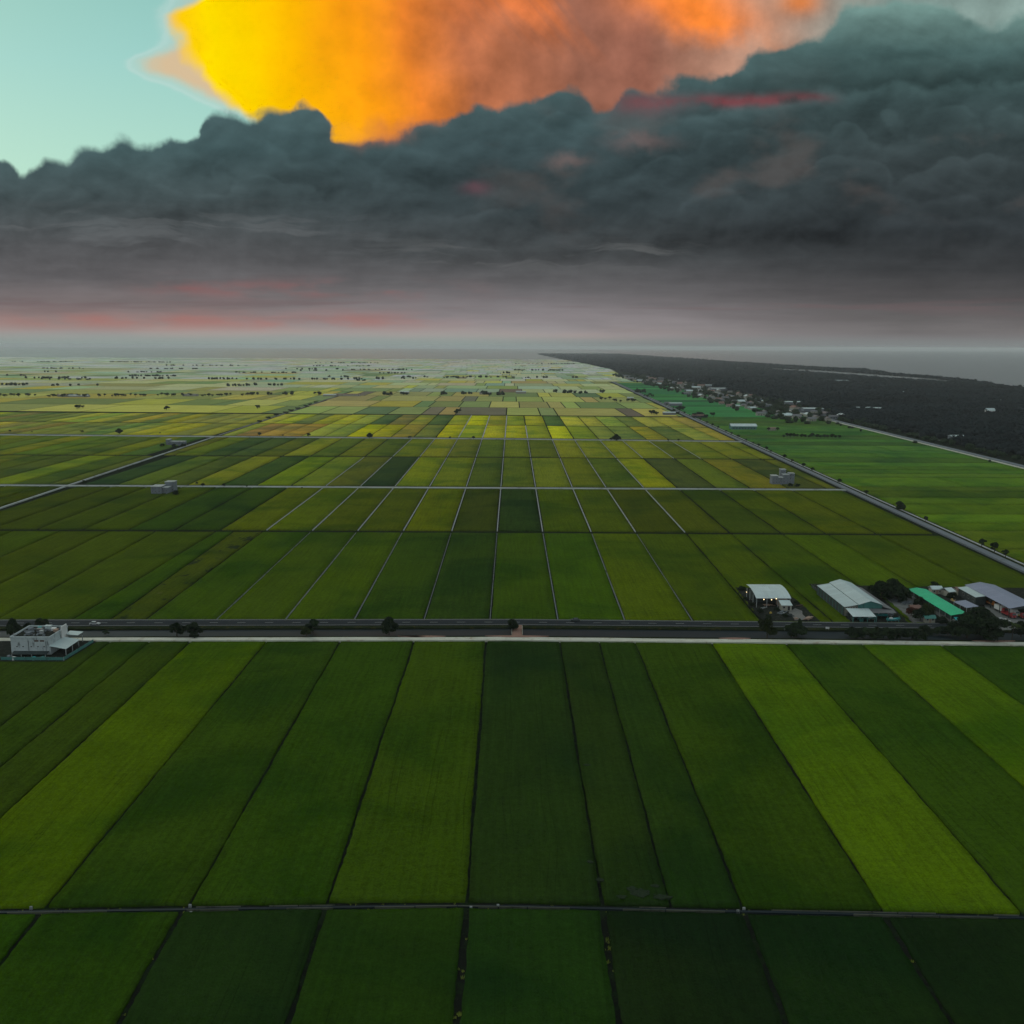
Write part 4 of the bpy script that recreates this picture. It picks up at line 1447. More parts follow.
def clump(px0, px1, py, n, sc=(0.7, 1.2), dy=20):
    for q in range(n):
        px = random.uniform(px0, px1)
        x, y = G(px, py)
        clumps.append((x, y + random.uniform(-dy, dy), random.uniform(*sc)))


for a in [(0, 34, 396.5, 16), (50, 88, 397, 16), (96, 102, 397, 3), (106, 130, 396.5, 9), (134, 146, 396.5, 5), (158, 192, 396.2, 14), (202, 216, 396.4, 6), (219, 230, 396, 6), (244, 256, 395.8, 5),
          (252, 258, 394.8, 4), (264, 272, 394.8, 4), (283, 292, 394.8, 7), (315, 321, 395, 5), (383, 391, 395, 6), (402, 408, 395, 4), (440, 450, 394.5, 5), (462, 472, 394, 6), (476, 492, 394.3, 9), (495, 504, 394.8, 5), (562, 572, 393, 7),
          (575, 590, 393.5, 8), (552, 557, 392.2, 3), (600, 606, 392.2, 4), (598, 612, 400, 4), (615, 620, 402.6, 2), (649, 656, 414.5, 6), (672, 676, 414, 3), (628, 634, 402, 3), (632, 645, 392.5, 8), (645, 652, 397, 5),
          (76, 84, 408.5, 4), (168, 176, 409.6, 3), (254, 262, 408.6, 2), (448, 462, 413.8, 3), (675, 692, 410, 8), (692, 706, 417.2, 6), (692, 716, 416.6, 5), (0, 26, 385.2, 14), (112, 172, 378.8, 18), (24, 94, 378.4, 20), (206, 250, 379.4, 14), (250, 350, 379.6, 26), (228, 250, 386, 8), (52, 96, 385.8, 6),
          (350, 384, 379.2, 10), (396, 420, 378.8, 6), (300, 350, 370.8, 9), (284, 340, 369.4, 12), (396, 418, 370.2, 6), (500, 512, 373.4, 4), (523, 548, 377.9, 9), (440, 470, 378, 8), (478, 490, 377.6, 4), (573, 580, 378, 3), (250, 286, 385.4, 10), (640, 646, 391, 3), (690, 700, 399, 4)]:
    clump(*a)
clumps.sort(key=lambda c: c[1])
IND = 150
FT = 'far trees in clumps among the plots'
for i, (x, y, sc) in enumerate(clumps[:IND]):
    tree(random.choice(['far', 'far2']), x, y, sc * 0.78, 'small dark tree in a far clump among the hazy rice plots', FT)


def blob_mass(name, pts, mat, label, sub, seed, cat=None, leaf=14):
    """Many far crowns as one mass: each a ragged lump with some leaf sprays on it."""
    r = np.random.default_rng(seed)
    V0, F0 = sub
    n = len(pts)
    A = np.array(pts)   # x, y, r, h
    d = 1 + 0.22 * r.standard_normal((n, len(V0)))
    V = V0[None] * d[..., None]
    V = V * np.stack([A[:, 2], A[:, 2], A[:, 3] * 0.5], 1)[:, None, :]
    V[..., 0] += A[:, 0, None]; V[..., 1] += A[:, 1, None]; V[..., 2] += (A[:, 3] * 0.55)[:, None] + GZ
    Fc = F0[None] + (np.arange(n) * len(V0))[:, None, None]
    Vs, Fs = [V.reshape(-1, 3)], [Fc.reshape(-1, 3)]
    if leaf:
        nd = r.standard_normal((n, leaf, 3)); nd /= np.linalg.norm(nd, axis=2)[..., None]
        nd[..., 2] = np.abs(nd[..., 2])
        C = nd * np.stack([A[:, 2], A[:, 2], A[:, 3] * 0.5], 1)[:, None, :] * (0.95 + 0.2 * r.random((n, leaf, 1)))
        C[..., 0] += A[:, 0, None]; C[..., 1] += A[:, 1, None]; C[..., 2] += (A[:, 3] * 0.55)[:, None] + GZ
        C = C.reshape(-1, 3)
        t1 = r.standard_normal((len(C), 3)); t2 = r.standard_normal((len(C), 3))
        s_ = np.repeat(A[:, 2], leaf)[:, None] * 0.16
        tri = np.stack([C + t1 * s_, C + t2 * s_, C - (t1 + t2) * s_ * .6], 1).reshape(-1, 3)
        k = n * len(V0)
        Vs.append(tri); Fs.append(np.arange(len(tri)).reshape(-1, 3) + k)
    o = link(name, np_mesh(name, np.vstack(Vs), np.vstack(Fs), mat))
    return tag(o, label, cat, kind='stuff')


pts = [(x, y, 4.2 * sc, 8 * sc) for x, y, sc in clumps[IND:]]
for q in range(28):            # broken tree lines further out
    y0_ = random.choice([3300, 3700, 4200, 4800, 5600, 6600, 7800])
    xc_ = y0_ * random.uniform(-0.56, 0.04)
    ln_ = random.uniform(0.02, 0.07) * y0_
    for t in range(int(ln_ / 11)):
        if random.random() < 0.75:
            pts.append((xc_ + (random.random() - .5) * ln_, y0_ + random.gauss(0, 9), random.uniform(3, 7), random.uniform(4, 8)))
blob_mass('far_trees', pts, M['leaf'], 'dark tree lines fading into the haze of the far plain', ICO1, 5, 'trees')

# coastal forest
pts = []
in_lag = [G(x, y) for x, y in lg]
clearings = []
for cpx, cpy, cw_, cd_ in [(700, 366, 120, 160), (668, 363, 90, 200), (735, 369.5, 110, 130), (842, 382, 90, 110), (858, 388.5, 110, 60), (905, 394, 60, 60), (988, 402, 50, 40), (975, 416.5, 70, 40), (860, 411, 80, 24), (878, 411.5, 60, 20),
                           (905, 421, 40, 20), (960, 440, 60, 26), (975, 437, 40, 22), (930, 429, 40, 18), (765, 384, 90, 60), (790, 379, 100, 80), (720, 376, 80, 70), (640, 366, 80, 150), (1000, 428, 40, 20), (820, 397, 60, 26)]:
    cx_, cy_ = G(cpx, cpy)
    clearings.append((cx_, cy_, cw_ / 2, cd_ / 2))
    c_poly = [(cx_ + cw_ / 2 * math.cos(a) * random.uniform(.8, 1.1), cy_ + cd_ / 2 * math.sin(a) * random.uniform(.8, 1.1)) for a in np.linspace(0, 2 * math.pi, 15)[:-1]]
    struct(MB().prism(c_poly, GZ, GZ + 0.3).build('forest_clearing', M['clearing']))


def coast_x(y):
    for i in range(len(coast) - 1):
        a, b = coast[i], coast[i + 1]
        if a[1] <= y <= b[1] or (i == len(coast) - 2):
            if b[1] == a[1]:
                return a[0]
            return a[0] + (b[0] - a[0]) * (y - a[1]) / (b[1] - a[1])
    return 1500


def inpoly(x, y, P):
    c = False
    j = len(P) - 1
    for i in range(len(P)):
        if (P[i][1] > y) != (P[j][1] > y) and x < (P[j][0] - P[i][0]) * (y - P[i][1]) / (P[j][1] - P[i][1]) + P[i][0]:
            c = not c
        j = i
    return c


def fedge(y):
    return 545 + max(0, y - 1600) * 0.03 if y < 2600 else 575 - (y - 2600) * 0.012


clear_n = lambda x, y: math.sin(x * 0.011 + 1.3) * math.sin(y * 0.0041 + .7) + 0.5 * math.sin(x * 0.023 + y * 0.006)
y = 620.0
while y < 14500:
    sp = 9.5 if y < 1700 else 12 if y < 2600 else 17 if y < 4500 else 30 if y < 8000 else 60
    x = fedge(y) + (26 if y < 1700 else 60 if y < 3200 else 0) * random.uniform(0.5, 1.3)
    xm = min(coast_x(y) - 10, 0.62 * y + 420)
    while x < xm:
        rr_ = sp * .3
        xx, yy = x + random.uniform(-.45, .45) * sp, y + random.uniform(-.45, .45) * sp
        if not inpoly(xx, yy, in_lag) and not any(abs(xx - c[0]) < c[2] + rr_ and abs(yy - c[1]) < c[3] for c in clearings) and not (clear_n(xx, yy) > 1.12 and random.random() < 0.85):
            rr = sp * random.uniform(0.45, 0.75)
            hh = random.uniform(6, 11) * (1.25 if random.random() < 0.1 else 1)
            pts.append((xx, yy, rr, hh if sp < 20 else random.uniform(8, 12)))
        x += sp
    y += sp
blob_mass('coastal_forest', pts, M['leaf_forest'], 'dark dense forest covering the coast up to the sea', ICO1, 8, 'forest', leaf=10)
print('forest', len(pts), 'clumps', len(clumps), 'fields', n_fields)

# weeds on the nearest bunds: one mass
wv_, wf_ = [], []


def tuft(x, y, z, s, n):
    for q in range(n):
        a = random.uniform(0, 6.28)
        h = s * random.uniform(.5, 1.1)
        b = Vector((x + random.gauss(0, s * .35), y + random.gauss(0, s * .35), z))
        d = Vector((math.cos(a), math.sin(a), 0))
        tp = b + d * s * random.uniform(.1, .5) + Vector((0, 0, h))
        k = len(wv_)
        sd = Vector((-d.y, d.x, 0)) * s * .14
        wv_.extend([tuple(b + sd), tuple(b - sd), tuple(tp)])
        wf_.append((k, k + 1, k + 2))


for di, dens in ((5, 40), (6, 16), (3, 6), (8, 5)):
    a, b = DA[di - 0 if di < len(DA) else -1]
    for q in range(dens):
        t = random.uniform(0.45, 0.99)
        yy = -25 + (L_rowA_far.y(b) + 25) * t
        tuft(a + (b - a) * t + random.uniform(-.7, .7), yy, GZ + .1, random.uniform(.35, .8), 26)
for q in range(120):
    x = random.uniform(-180, 180)
    tuft(x, Lc.y(x) + random.choice((-1, 1)) * random.uniform(.7, 1.1), GZ, random.uniform(.2, .45), 14)
tag(link('weeds', np_mesh('weeds', wv_, wf_, M['weed'])), 'yellow green weed tufts on the nearest bunds', 'weeds', kind='stuff')

# sluice boxes on the near channel
SG = 'sluice boxes on the near channel'
for px, py, lb in [(31, 907, 'small concrete sluice box at the left end of the near channel'), (190, 905, 'concrete sluice box where the third bund meets the near channel'),
                   (191, 912, 'low pale sluice box in front of the third bund of the nearest row'), (471, 907, 'pale sluice post at the weedy bund crossing'), (498, 905, 'lone white sluice post on the channel right of the weedy bund'),
                   (744, 908, 'concrete sluice box right of centre on the near channel'), (738, 910.5, 'small sluice box just left of the right bund crossing')]:
    x, y = G(px, py, -0.2)
    o = thing('sluice_gate', lb, 'sluice gate', (x, y, GZ), 0, SG)
    MB().box(-.28, -.14, -.2, .2, 0, .66).box(.14, .28, -.2, .2, 0, .66).box(-.28, .28, -.12, .12, .662, .76).build('frame', M['ditch'], o)
    MB().box(-.137, .137, -.04, .04, 0.0, .5).build('gate', M['steel'], o)

# ------------------------------------------------------------------ canal crossing
x0, yA = G(512.5, 636.8); x1, yB = G(521.5, 626.6)
xc = (x0 + x1) / 2
o = thing('earth_bridge', 'red earth crossing over the canal with low concrete sides', 'bridge', (xc, yA, 0))
dl = yB - yA
mb = MB()
mb.prism([(-3.4, -1.2), (3.4, -1.2), (2.2, 1.8), (1.9, dl * .5), (2.3, dl + 1.4), (-2.3, dl + 1.4), (-1.9, dl * .5), (-2.2, 1.8)], -1.0, 0.32)
mb.build('deck', M['laterite'], o)
for s_ in (-1, 1):
    MB().box(s_ * 2.25 - .12, s_ * 2.25 + .12, 2.0, dl - .5, -1.0, 0.72).build('parapet', M['wall_cream'], o)
xq, yq = G(410, 639)
mb = MB()
for px, wd in ((421, 9), (412, 5), (517, 12), (735, 6), (990, 8)):
    xx, yy = G(px, 638.8)
    mb.prism([(xx + wd * math.cos(a) * (1 + .3 * math.sin(3 * a)), L_path_far.y(xx) + 0.9 + 1.3 * math.sin(a)) for a in np.linspace(0, 6.28, 13)[:-1]], 0.0, 0.22)
struct(mb.build('earth_patch', M['laterite']), 'red earth stains on the pale canal track')

# ------------------------------------------------------------------ buildings


def posts(o, pts, h, r=0.12, mat='steel', name='post'):
    for x, y in pts:
        MB().box(x - r, x + r, y - r, y + r, 0, h).build(name, M[mat], o)


def window(o, x0, x1, z0, z1, y, parent=None, mat='glass', axis='y', sgn=-1):
    """A window set in a wall plane: frame proud of the wall, pane inside it."""
    t = 0.06
    fr = MB()
    a, b = (y + sgn * 0.05, y + sgn * 0.003) if sgn > 0 else (y - 0.05, y - 0.003)
    lo, hi = min(a, b), max(a, b)

    def bx(mb, u0, u1, q0, q1, lo, hi):
        if axis == 'y':
            mb.box(u0, u1, lo, hi, q0, q1)
        else:
            mb.box(lo, hi, u0, u1, q0, q1)
    bx(fr, x0, x0 + t, z0, z1, lo, hi); bx(fr, x1 - t, x1, z0, z1, lo, hi)
    bx(fr, x0 + t, x1 - t, z0, z0 + t, lo, hi); bx(fr, x0 + t, x1 - t, z1 - t, z1, lo, hi)
    f = fr.build('window', M['concrete'], o)
    pn_ = MB()
    mid_ = (lo + hi) / 2
    bx(pn_, x0 + t, x1 - t, z0 + t, z1 - t, mid_ - .01, mid_ + .01)
    pn_.build('pane', M[mat], f)
    return f


# --- grey block building, left
bx0, by0 = G(11.8, 654.8)
bx1, _ = G(51.3, 654.8)
W_, Dp, Hh = bx1 - bx0, 15.0, 6.6
# yard slab
yd = [G(-6, 661.5), G(64, 661.5), G(96, 642), G(94, 641.2), G(-20, 641.4)]
struct(MB().prism(yd, GZ, 0.12).build('yard', M['yard_dark']), 'dark yard around the grey block building')
o = thing('block_building', 'grey stained flat-roofed block building with white lean-to roofs at the left edge', 'building', (bx0, by0, 0.12))
MB().box(0, W_, 0, Dp, 0, Hh).build('wall', M['wall_stain'], o)
par = MB()
par.box(-.15, W_ + .15, -.15, .25, Hh + .002, Hh + .75).box(-.15, W_ + .15, Dp - .25, Dp + .15, Hh + .002, Hh + .75).box(-.15, .25, .25, Dp - .25, Hh + .002, Hh + .75).box(W_ - .25, W_ + .15, .25, Dp - .25, Hh + .002, Hh + .75)
par.build('parapet', M['wall_stain'], o)
MB().box(.25, W_ - .25, .25, Dp - .25, Hh + .003, Hh + .12).build('roof', M['yard_dark'], o)
for (rx_, ry_, rw, rd, rh, mt) in [(4, 4, 1.6, 1.4, .9, 'wall_grey'), (6.2, 8, 2.2, 1.6, 1.2, 'roof_dark'), (9, 5, 1.2, 1.2, 1.4, 'steel'), (11.4, 9.5, 1.6, 1.4, 1.0, 'white_paint'), (8, 11.5, 2.4, 1.2, 1.5, 'roof_white'), (13, 8, 1.4, 1.8, .9, 'timber'), (2.4, 9, 1.5, 1.5, 1.1, 'wall_grey'),
                                   (5, 11.8, 1.1, .9, .8, 'cyan')]:
    b = MB()
    b.box(rx_, rx_ + rw, ry_, ry_ + rd, Hh + .122, Hh + .1 + rh)
    b.box(rx_ - .1, rx_ + rw + .1, ry_ - .1, ry_ + rd + .1, Hh + .103 + rh, Hh + .2 + rh)
    b.build('roof_vent', M[mt], o)
for q in range(26):
    pass
mb = MB()
for q in range(34):
    a, b_, h_ = random.uniform(1, W_ - 2), random.uniform(1, Dp - 2), random.uniform(.1, .5)
    mb.box(a, a + random.uniform(.2, 1.3), b_, b_ + random.uniform(.2, .9), Hh + .122, Hh + .122 + h_)
mb.build('roof_clutter', M['wall_grey'], o)
for k in range(2):
    window(o, 9.2 + k * 2.2, 11.0 + k * 2.2, 5.2, 6.0, 0.0, mat='brick_vent')
for xx, z0_, z1_ in ((6.9, 1.4, 5.6), (13.7, .2, 5.4)):
    MB().tube((xx, -.09, z0_), (xx, -.09, z1_), .07).build('drainpipe', M['wall_dark'], o)
for xx in (2.0, 4.4, 7.6, 10.2, 12.6):
    window(o, xx, xx + .7, 3.0, 3.5, 0.0, mat='dark')
MB().box(W_ + .16, W_ + .5, 9.0, 13.4, 2.6, Hh + 2.0).build('roof_panel', M['white_paint'], o)
MB().sheet([(W_ + .02, 3.9), (W_ + 3.2, 3.4), (W_ + 6.6, 2.75)], -1.2, 11.0, 'y').build('lean_to_roof', M['roof_white_y'], o)
MB().sheet([(W_ + .02, 4.6), (W_ + 5.4, 4.2)], 12.2, 17.0, 'y').build('lean_to_roof', M['roof_white_y'], o)
posts(o, [(W_ + 6.2, -.6), (W_ + 6.2, 5), (W_ + 6.2, 10.5), (W_ + 5.0, 12.6), (W_ + 5.0, 16.6)], 2.7)
MB().sheet([(-2.6, 1.0), (-0.02, 1.5)], 1.0, W_ - 0.5, 'x').build('front_canopy', M['wall_dark'], o)
posts(o, [(1.3, -2.4), (5, -2.4), (9, -2.4), (W_ - 1, -2.4)], 0.95)
# boundary fence
def fence(name, label, pts, h, mat, z=0.0, sp=3.0):
    cx, cy = pts[0]
    f = thing(name, label, 'fence', (cx, cy, z))
    pan = MB()
    for (a, b) in zip(pts[:-1], pts[1:]):
        a, b = Vector((a[0] - cx, a[1] - cy)), Vector((b[0] - cx, b[1] - cy))
        d = (b - a); L = d.length; d /= L; nrm = Vector((-d.y, d.x)) * .03
        pan.add([tuple(a + nrm) + (0.1,), tuple(b + nrm) + (0.1,), tuple(b - nrm) + (.1,), tuple(a - nrm) + (.1,), tuple(a + nrm) + (h,), tuple(b + nrm) + (h,), tuple(b - nrm) + (h,), tuple(a - nrm) + (h,)],
                [(0, 1, 5, 4), (2, 3, 7, 6), (4, 5, 6, 7), (1, 2, 6, 5), (3, 0, 4, 7)])
        k = int(L / sp)
        for i in range(k + 1):
            p = a + d * (L * i / max(1, k)) + Vector((-d.y, d.x)) * .1
            MB().box(p.x - .06, p.x + .06, p.y - .06, p.y + .06, 0, h + .15).build('post', M['steel'], f)
    pan.build('panel', M[mat], f)
    return f


fence('boundary_fence', 'teal sheet fence around the yard of the grey block building', [G(1, 660.5), G(64, 660.8), G(93.5, 642.6)], 1.3, 'wall_teal', 0.12)
JK = 'junk lying in front of the grey block building'
for q, (px, py, mt, lb) in enumerate([(9, 658.5, 'wall_grey', 'pale grey tank heap left of the grey block building'), (14, 660, 'white_paint', 'white drum near the fence before the block building'),
                                      (34, 660.0, 'cyan', 'turquoise tub before the middle of the block building'), (43, 659.6, 'wall_teal', 'teal crate before the right half of the block building')]):
    x, y = G(px, py)
    t = thing('storage_tank', lb, 'tank', (x, y, .12), 0, JK)
    MB().tube((0, 0, 0), (0, 0, 1.1), .75, .7, 14).build('body', M[mt], t)
    MB().tube((0, 0, 1.102), (0, 0, 1.3), .7, .25, 14).build('lid', M[mt], t)

# --- yards of the complex
def yard(px, mat, z, label, name='yard'):
    P = [G(x, y) for x, y in px]
    Q = []
    for i in range(len(P)):
        a, b = Vector(P[i]), Vector(P[(i + 1) % len(P)])
        k = max(1, int((b - a).length / 2.2))
        for j in range(k):
            q = a + (b - a) * (j / k)
            Q.append((q.x + random.uniform(-.45, .45), q.y + random.uniform(-.45, .45)))
    return struct(MB().prism(Q, GZ, z).build(name, M[mat]), label)


yard([(735.5, 587.5), (762.5, 620.6), (821, 621.6), (794, 598), (783, 590)], 'yard_dark', 0.12, 'dark cluttered yard around the small white shed')
yard([(788, 612), (796, 608.5), (801, 611), (806, 620), (795, 620.5)], 'gravel', 0.16, 'pale gravel patch beside the timber pile')
yard([(809, 584), (851, 621.8), (908, 622.3), (870, 586)], 'yard_dark', 0.13, 'dark yard around the large white warehouse')
yard([(886, 598), (905, 590.5), (922, 603), (932, 622.4), (914, 622.3)], 'yard_pale', 0.12, 'pale worn yard left of the green roof')
yard([(906.5, 588.5), (934, 622.6), (1060, 624), (1050, 588.5), (925, 586.5)], 'yard_dark', 0.09, 'dark ground around the green roof and the truck yard')
yard([(978, 601), (988, 600), (1022, 618.5), (1060, 620), (1060, 623.6), (1000, 623.4), (996, 616)], 'yard_pale', 0.15, 'pale concrete truck yard')
yard([(988, 630.5), (1060, 631), (1060, 624.8), (990, 624.6)], 'yard_pale', 0.42, 'pale concrete apron across the road verge')

# --- small white shed
fx0, fy0 = 112.0, 409.0
x0, y0 = G(756.2, 598.2, 4.6)
x1, _ = G(791.4, 598.4, 4.6)
W1 = x1 - x0
o = thing('open_shed', 'open shed with curved white roof and lit bulbs in the dark yard', 'shed', (x0, y0, 0.12))
D1 = 19.5
prof = [(0, 4.5), (3, 5.4), (6.5, 6.1), (11, 6.6), (15.5, 6.6), (D1, 6.2)]
MB().sheet(prof, 0, W1, 'x').build('roof', M['roof_white'], o)
posts(o, [(.4, .4), (5.2, .4), (10.2, .4), (W1 - .4, .4), (.4, 7), (W1 - .4, 7), (.4, 13), (W1 - .4, 13), (.4, D1 - .5), (W1 - .4, D1 - .5)], 4.4)
MB().box(1.2, W1 - .9, 9.0, 18.0, 0, 4.2).build('wall', M['wall_dark'], o)
MB().box(11.2, 15.4, 2.0, 6.5, 0, 3.2).build('store_room', M['timber'], o)
for k, (lx, ly, lz) in enumerate([(3.6, -.05, 3.9), (7.2, -.05, 3.8), (9.4, .1, 4.25)]):
    l = thing('bulb_lamp', ['left glowing bulb under the eave of the curved white shed', 'middle glowing bulb under the eave of the curved white shed', 'right glowing bulb under the eave of the curved white shed'][k], 'lamp', (x0 + lx, y0 + ly, .12 + lz), 0, 'bulbs under the shed eave')
    V, Fc = ICO2
    me = np_mesh('bulb', V * 0.24, Fc, M['bulb']); link('bulb', me, l)
    MB().tube((0, 0, .2), (0, 0, .55), .05).build('holder', M['dark'], l)
xx, yy = G(746.3, 597.5)
l = thing('bulb_lamp', 'glowing bulb on a pole left of the curved white shed', 'lamp', (xx, yy, .12), 0, 'bulbs under the shed eave')
link('bulb', np_mesh('bulb', ICO2[0] * .2 + np.array([0, 0, 2.6]), ICO2[1], M['bulb']), l)
MB().tube((0, 0, 0), (0, 0, 2.42), .05).build('pole', M['steel'], l)
# annex
ax, ay = G(781.5, 605.2, 2.9)
o = thing('annex_shed', 'little annex with pale blue sloping roof in front of the curved white shed', 'shed', (ax, ay, .12))
MB().sheet([(0, 2.7), (5.6, 3.8)], 0, 5.2, 'x').build('roof', M['roof_white'], o)
MB().box(.3, 4.9, .5, 5.0, 0, 2.6).build('wall', M['wall_cream'], o)
window(o, .9, 1.9, 1.1, 2.1, .5, mat='dark'); window(o, 3.0, 4.2, .15, 2.2, .5, mat='dark')
# junk in that yard
def heap(name, label, px, py, parts, group=None, z=.12):
    x, y = G(px, py)
    t = thing(name, label, name.replace('_', ' '), (x, y, z), random.uniform(0, 1), group)
    for (nm, mt, n, ln, th, sp) in parts:
        mb = MB()
        for q in range(n):
            a = random.uniform(-.35, .35)
            cx_, cy_ = random.uniform(-sp, sp), random.uniform(-sp * .6, sp * .6)
            ca, sa = math.cos(a) * ln / 2, math.sin(a) * ln / 2
            zz = th * (q % 4) + .02 * random.random()
            wd = Vector((-math.sin(a), math.cos(a))) * th
            p0, p1 = Vector((cx_ - ca, cy_ - sa)), Vector((cx_ + ca, cy_ + sa))
            c4 = [p0 - wd, p1 - wd, p1 + wd, p0 + wd]
            mb.add([tuple(c) + (zz,) for c in c4] + [tuple(c) + (zz + th,) for c in c4], [(0, 3, 2, 1), (4, 5, 6, 7), (0, 1, 5, 4), (1, 2, 6, 5), (2, 3, 7, 6), (3, 0, 4, 7)])
        mb.build(nm, M[mt], t)
    return t


heap('timber_pile', 'heap of pale pinkish timber at the road corner of the shed yard', 808.5, 619.3, [('plank', 'timber', 26, 3.2, .22, 1.5)])
heap('board_pile', 'low pile of brown boards in the yard under the curved white shed', 769, 605.5, [('board', 'timber', 12, 2.6, .12, 1.6)])
heap('scrap_pile', 'grey scrap heap in the middle of the shed yard', 782, 613.5, [('scrap', 'wall_grey', 18, 1.3, .2, 2.0), ('sheet', 'white_paint', 4, .9, .1, 2.0)])
heap('pallet_pile', 'small yellowish crate pile in the shed yard', 770.5, 614.0, [('pallet', 'yellow', 5, 1.1, .22, .4)])
heap('board_pile', 'stack of boards at the timber side of the gravel patch', 796.5, 619.6, [('board', 'timber', 6, 1.6, .2, .4)])
heap('scrap_pile', 'dark heap of scrap left of the gravel patch', 788.5, 616.2, [('scrap', 'wall_dark', 16, 1.2, .22, 1.8), ('sheet', 'wall_grey', 5, 1.0, .1, 1.6)])
heap('pipe_pile', 'pale pipes stacked in front of the shed posts', 764.5, 608.3, [('pipe', 'steel', 9, 2.4, .10, 1.1)])
heap('crate_pile', 'low dark crate heap at the left of the shed yard', 753.5, 601.0, [('crate', 'roof_dark', 10, 1.1, .35, 1.3)])
heap('board_pile', 'brown boards leaning in the yard right of the annex', 800, 606.3, [('board', 'brick_vent', 9, 2.0, .15, 1.2)])
heap('scrap_pile', 'white and grey rubble behind the russet tree', 905, 603.5, [('scrap', 'wall_grey', 26, 1.6, .2, 3.4), ('sheet', 'white_paint', 8, 1.3, .08, 3.0)])
heap('scrap_pile', 'grey rubble strip along the left of the pale yard', 897, 600.5, [('scrap', 'wall_grey', 22, 1.5, .2, 3.0)])
heap('pallet_pile', 'yellow brown pallets between green roof and carport', 952.5, 601.6, [('pallet', 'timber', 8, 1.2, .2, 1.4), ('crate', 'yellow', 4, .9, .3, 1.6)])
heap('crate_pile', 'yellowish crates beside the grey shed door', 973.5, 600.3, [('crate', 'yellow', 6, 1.0, .3, 1.0)])
YB = 'bushes in the shed yard'
for px, py, sc, lb in [(745, 600, .5, 'dark bush left of the curved white shed'), (752, 606, .55, 'dark bush at the left bund of the shed yard'), (760, 613, .6, 'dark bush low in the left of the shed yard'), (776, 611, .55, 'dark bush in the middle of the shed yard'),
                       (785, 617, .5, 'dark bush at the front of the shed yard'), (769, 618.5, .5, 'dark bush at the road edge of the shed yard'), (741, 590.5, .7, 'dark bush behind the left corner of the curved white shed'), (797, 604, .45, 'dark bush right of the annex roof')]:
    gt('bush', px, py, sc, lb, YB, name='bush', cat='bush')

# --- large white warehouse
WS = 0.78
x0, yfr = G(858.3, 604.0, 7.2 * WS + .13)
o = thing('warehouse', 'large warehouse with white double roof, lean-tos and dark side wall', 'warehouse', (x0, yfr, .13), scale=(1, 1, WS))
D2 = 40.0
MB().sheet([(0, 7.2), (2.5, 8.3), (5.2, 9.3), (8.2, 8.2), (11.0, 7.0)], -1.0, D2, 'y').build('roof', M['roof_white_y'], o)
MB().sheet([(-6.4, 5.6), (-0.05, 6.9)], -.4, D2 - 1.0, 'y').build('side_roof', M['roof_white_y'], o)
MB().sheet([(10.9, 6.1), (15.6, 4.4)], -2.0, D2 - 2, 'y').build('lean_to_roof', M['roof_grey'], o)
MB().sheet([(-5.5, 3.9), (-1.0, 4.9)], 4.6, 15.3, 'x').build('front_canopy', M['roof_grey'], o)
FE = G(862, 616.9, 3.5 * WS)[1] - yfr
MB().sheet([(FE, 3.5), (-.9, 5.0)], -5.9, 4.4, 'x').build('front_roof', M['roof_white'], o)
gab = MB()
gab.add([(0.1, 0, 0), (10.9, 0, 0), (10.9, 0, 6.8), (5.2, 0, 9.0), (.1, 0, 7.0), (.1, .3, 0), (10.9, .3, 0), (10.9, .3, 6.8), (5.2, .3, 9.0), (.1, .3, 7.0)], [(0, 1, 2, 3, 4), (9, 8, 7, 6, 5), (0, 5, 6, 1), (1, 6, 7, 2), (4, 9, 5, 0)])
gab.build('gable_wall', M['wall_teal'], o)
MB().box(.1, 10.9, D2 - 1.2, D2 - .9, 0, 6.7).build('gable_wall', M['wall_dark'], o)
MB().box(-6.3, -6.1, 0, D2 - 1.2, 0, 5.3).build('side_wall', M['wall_dark'], o)
MB().box(-6.1, -.05, .2, .5, 0, 5.6).build('front_wall', M['wall_cream'], o)
for k in range(5):
    window(o, -5.6 + k * 1.15, -4.9 + k * 1.15, 4.75, 5.35, .2, mat='dark')
MB().box(14.9, 15.1, 2.0, D2 - 3, 0, 4.2).build('lean_to_wall', M['wall_dark'], o)
posts(o, [(-5.6, FE + .4), (-2.4, FE + .4), (.8, FE + .4), (4.0, FE + .4), (5, FE + 1.2), (10, FE + 1.2), (15, FE + 1.2)], 3.4, .13, 'wall_teal')
MB().box(-5.8, 4.2, -4.2, -4.0, 0, 3.9).build('inner_wall', M['wall_dark'], o)
for k in range(9):
    MB().box(-6.42, -6.3, 2 + k * 4.3, 2.25 + k * 4.3, 0, 5.35).build('rib', M['wall_teal'], o)
fence('boundary_fence', 'dark sheet fence along the left side of the large warehouse', [G(811.5, 587.8), G(852.5, 621)], 1.5, 'wall_dark', .13)
WJ = 'gear in front of the large warehouse'


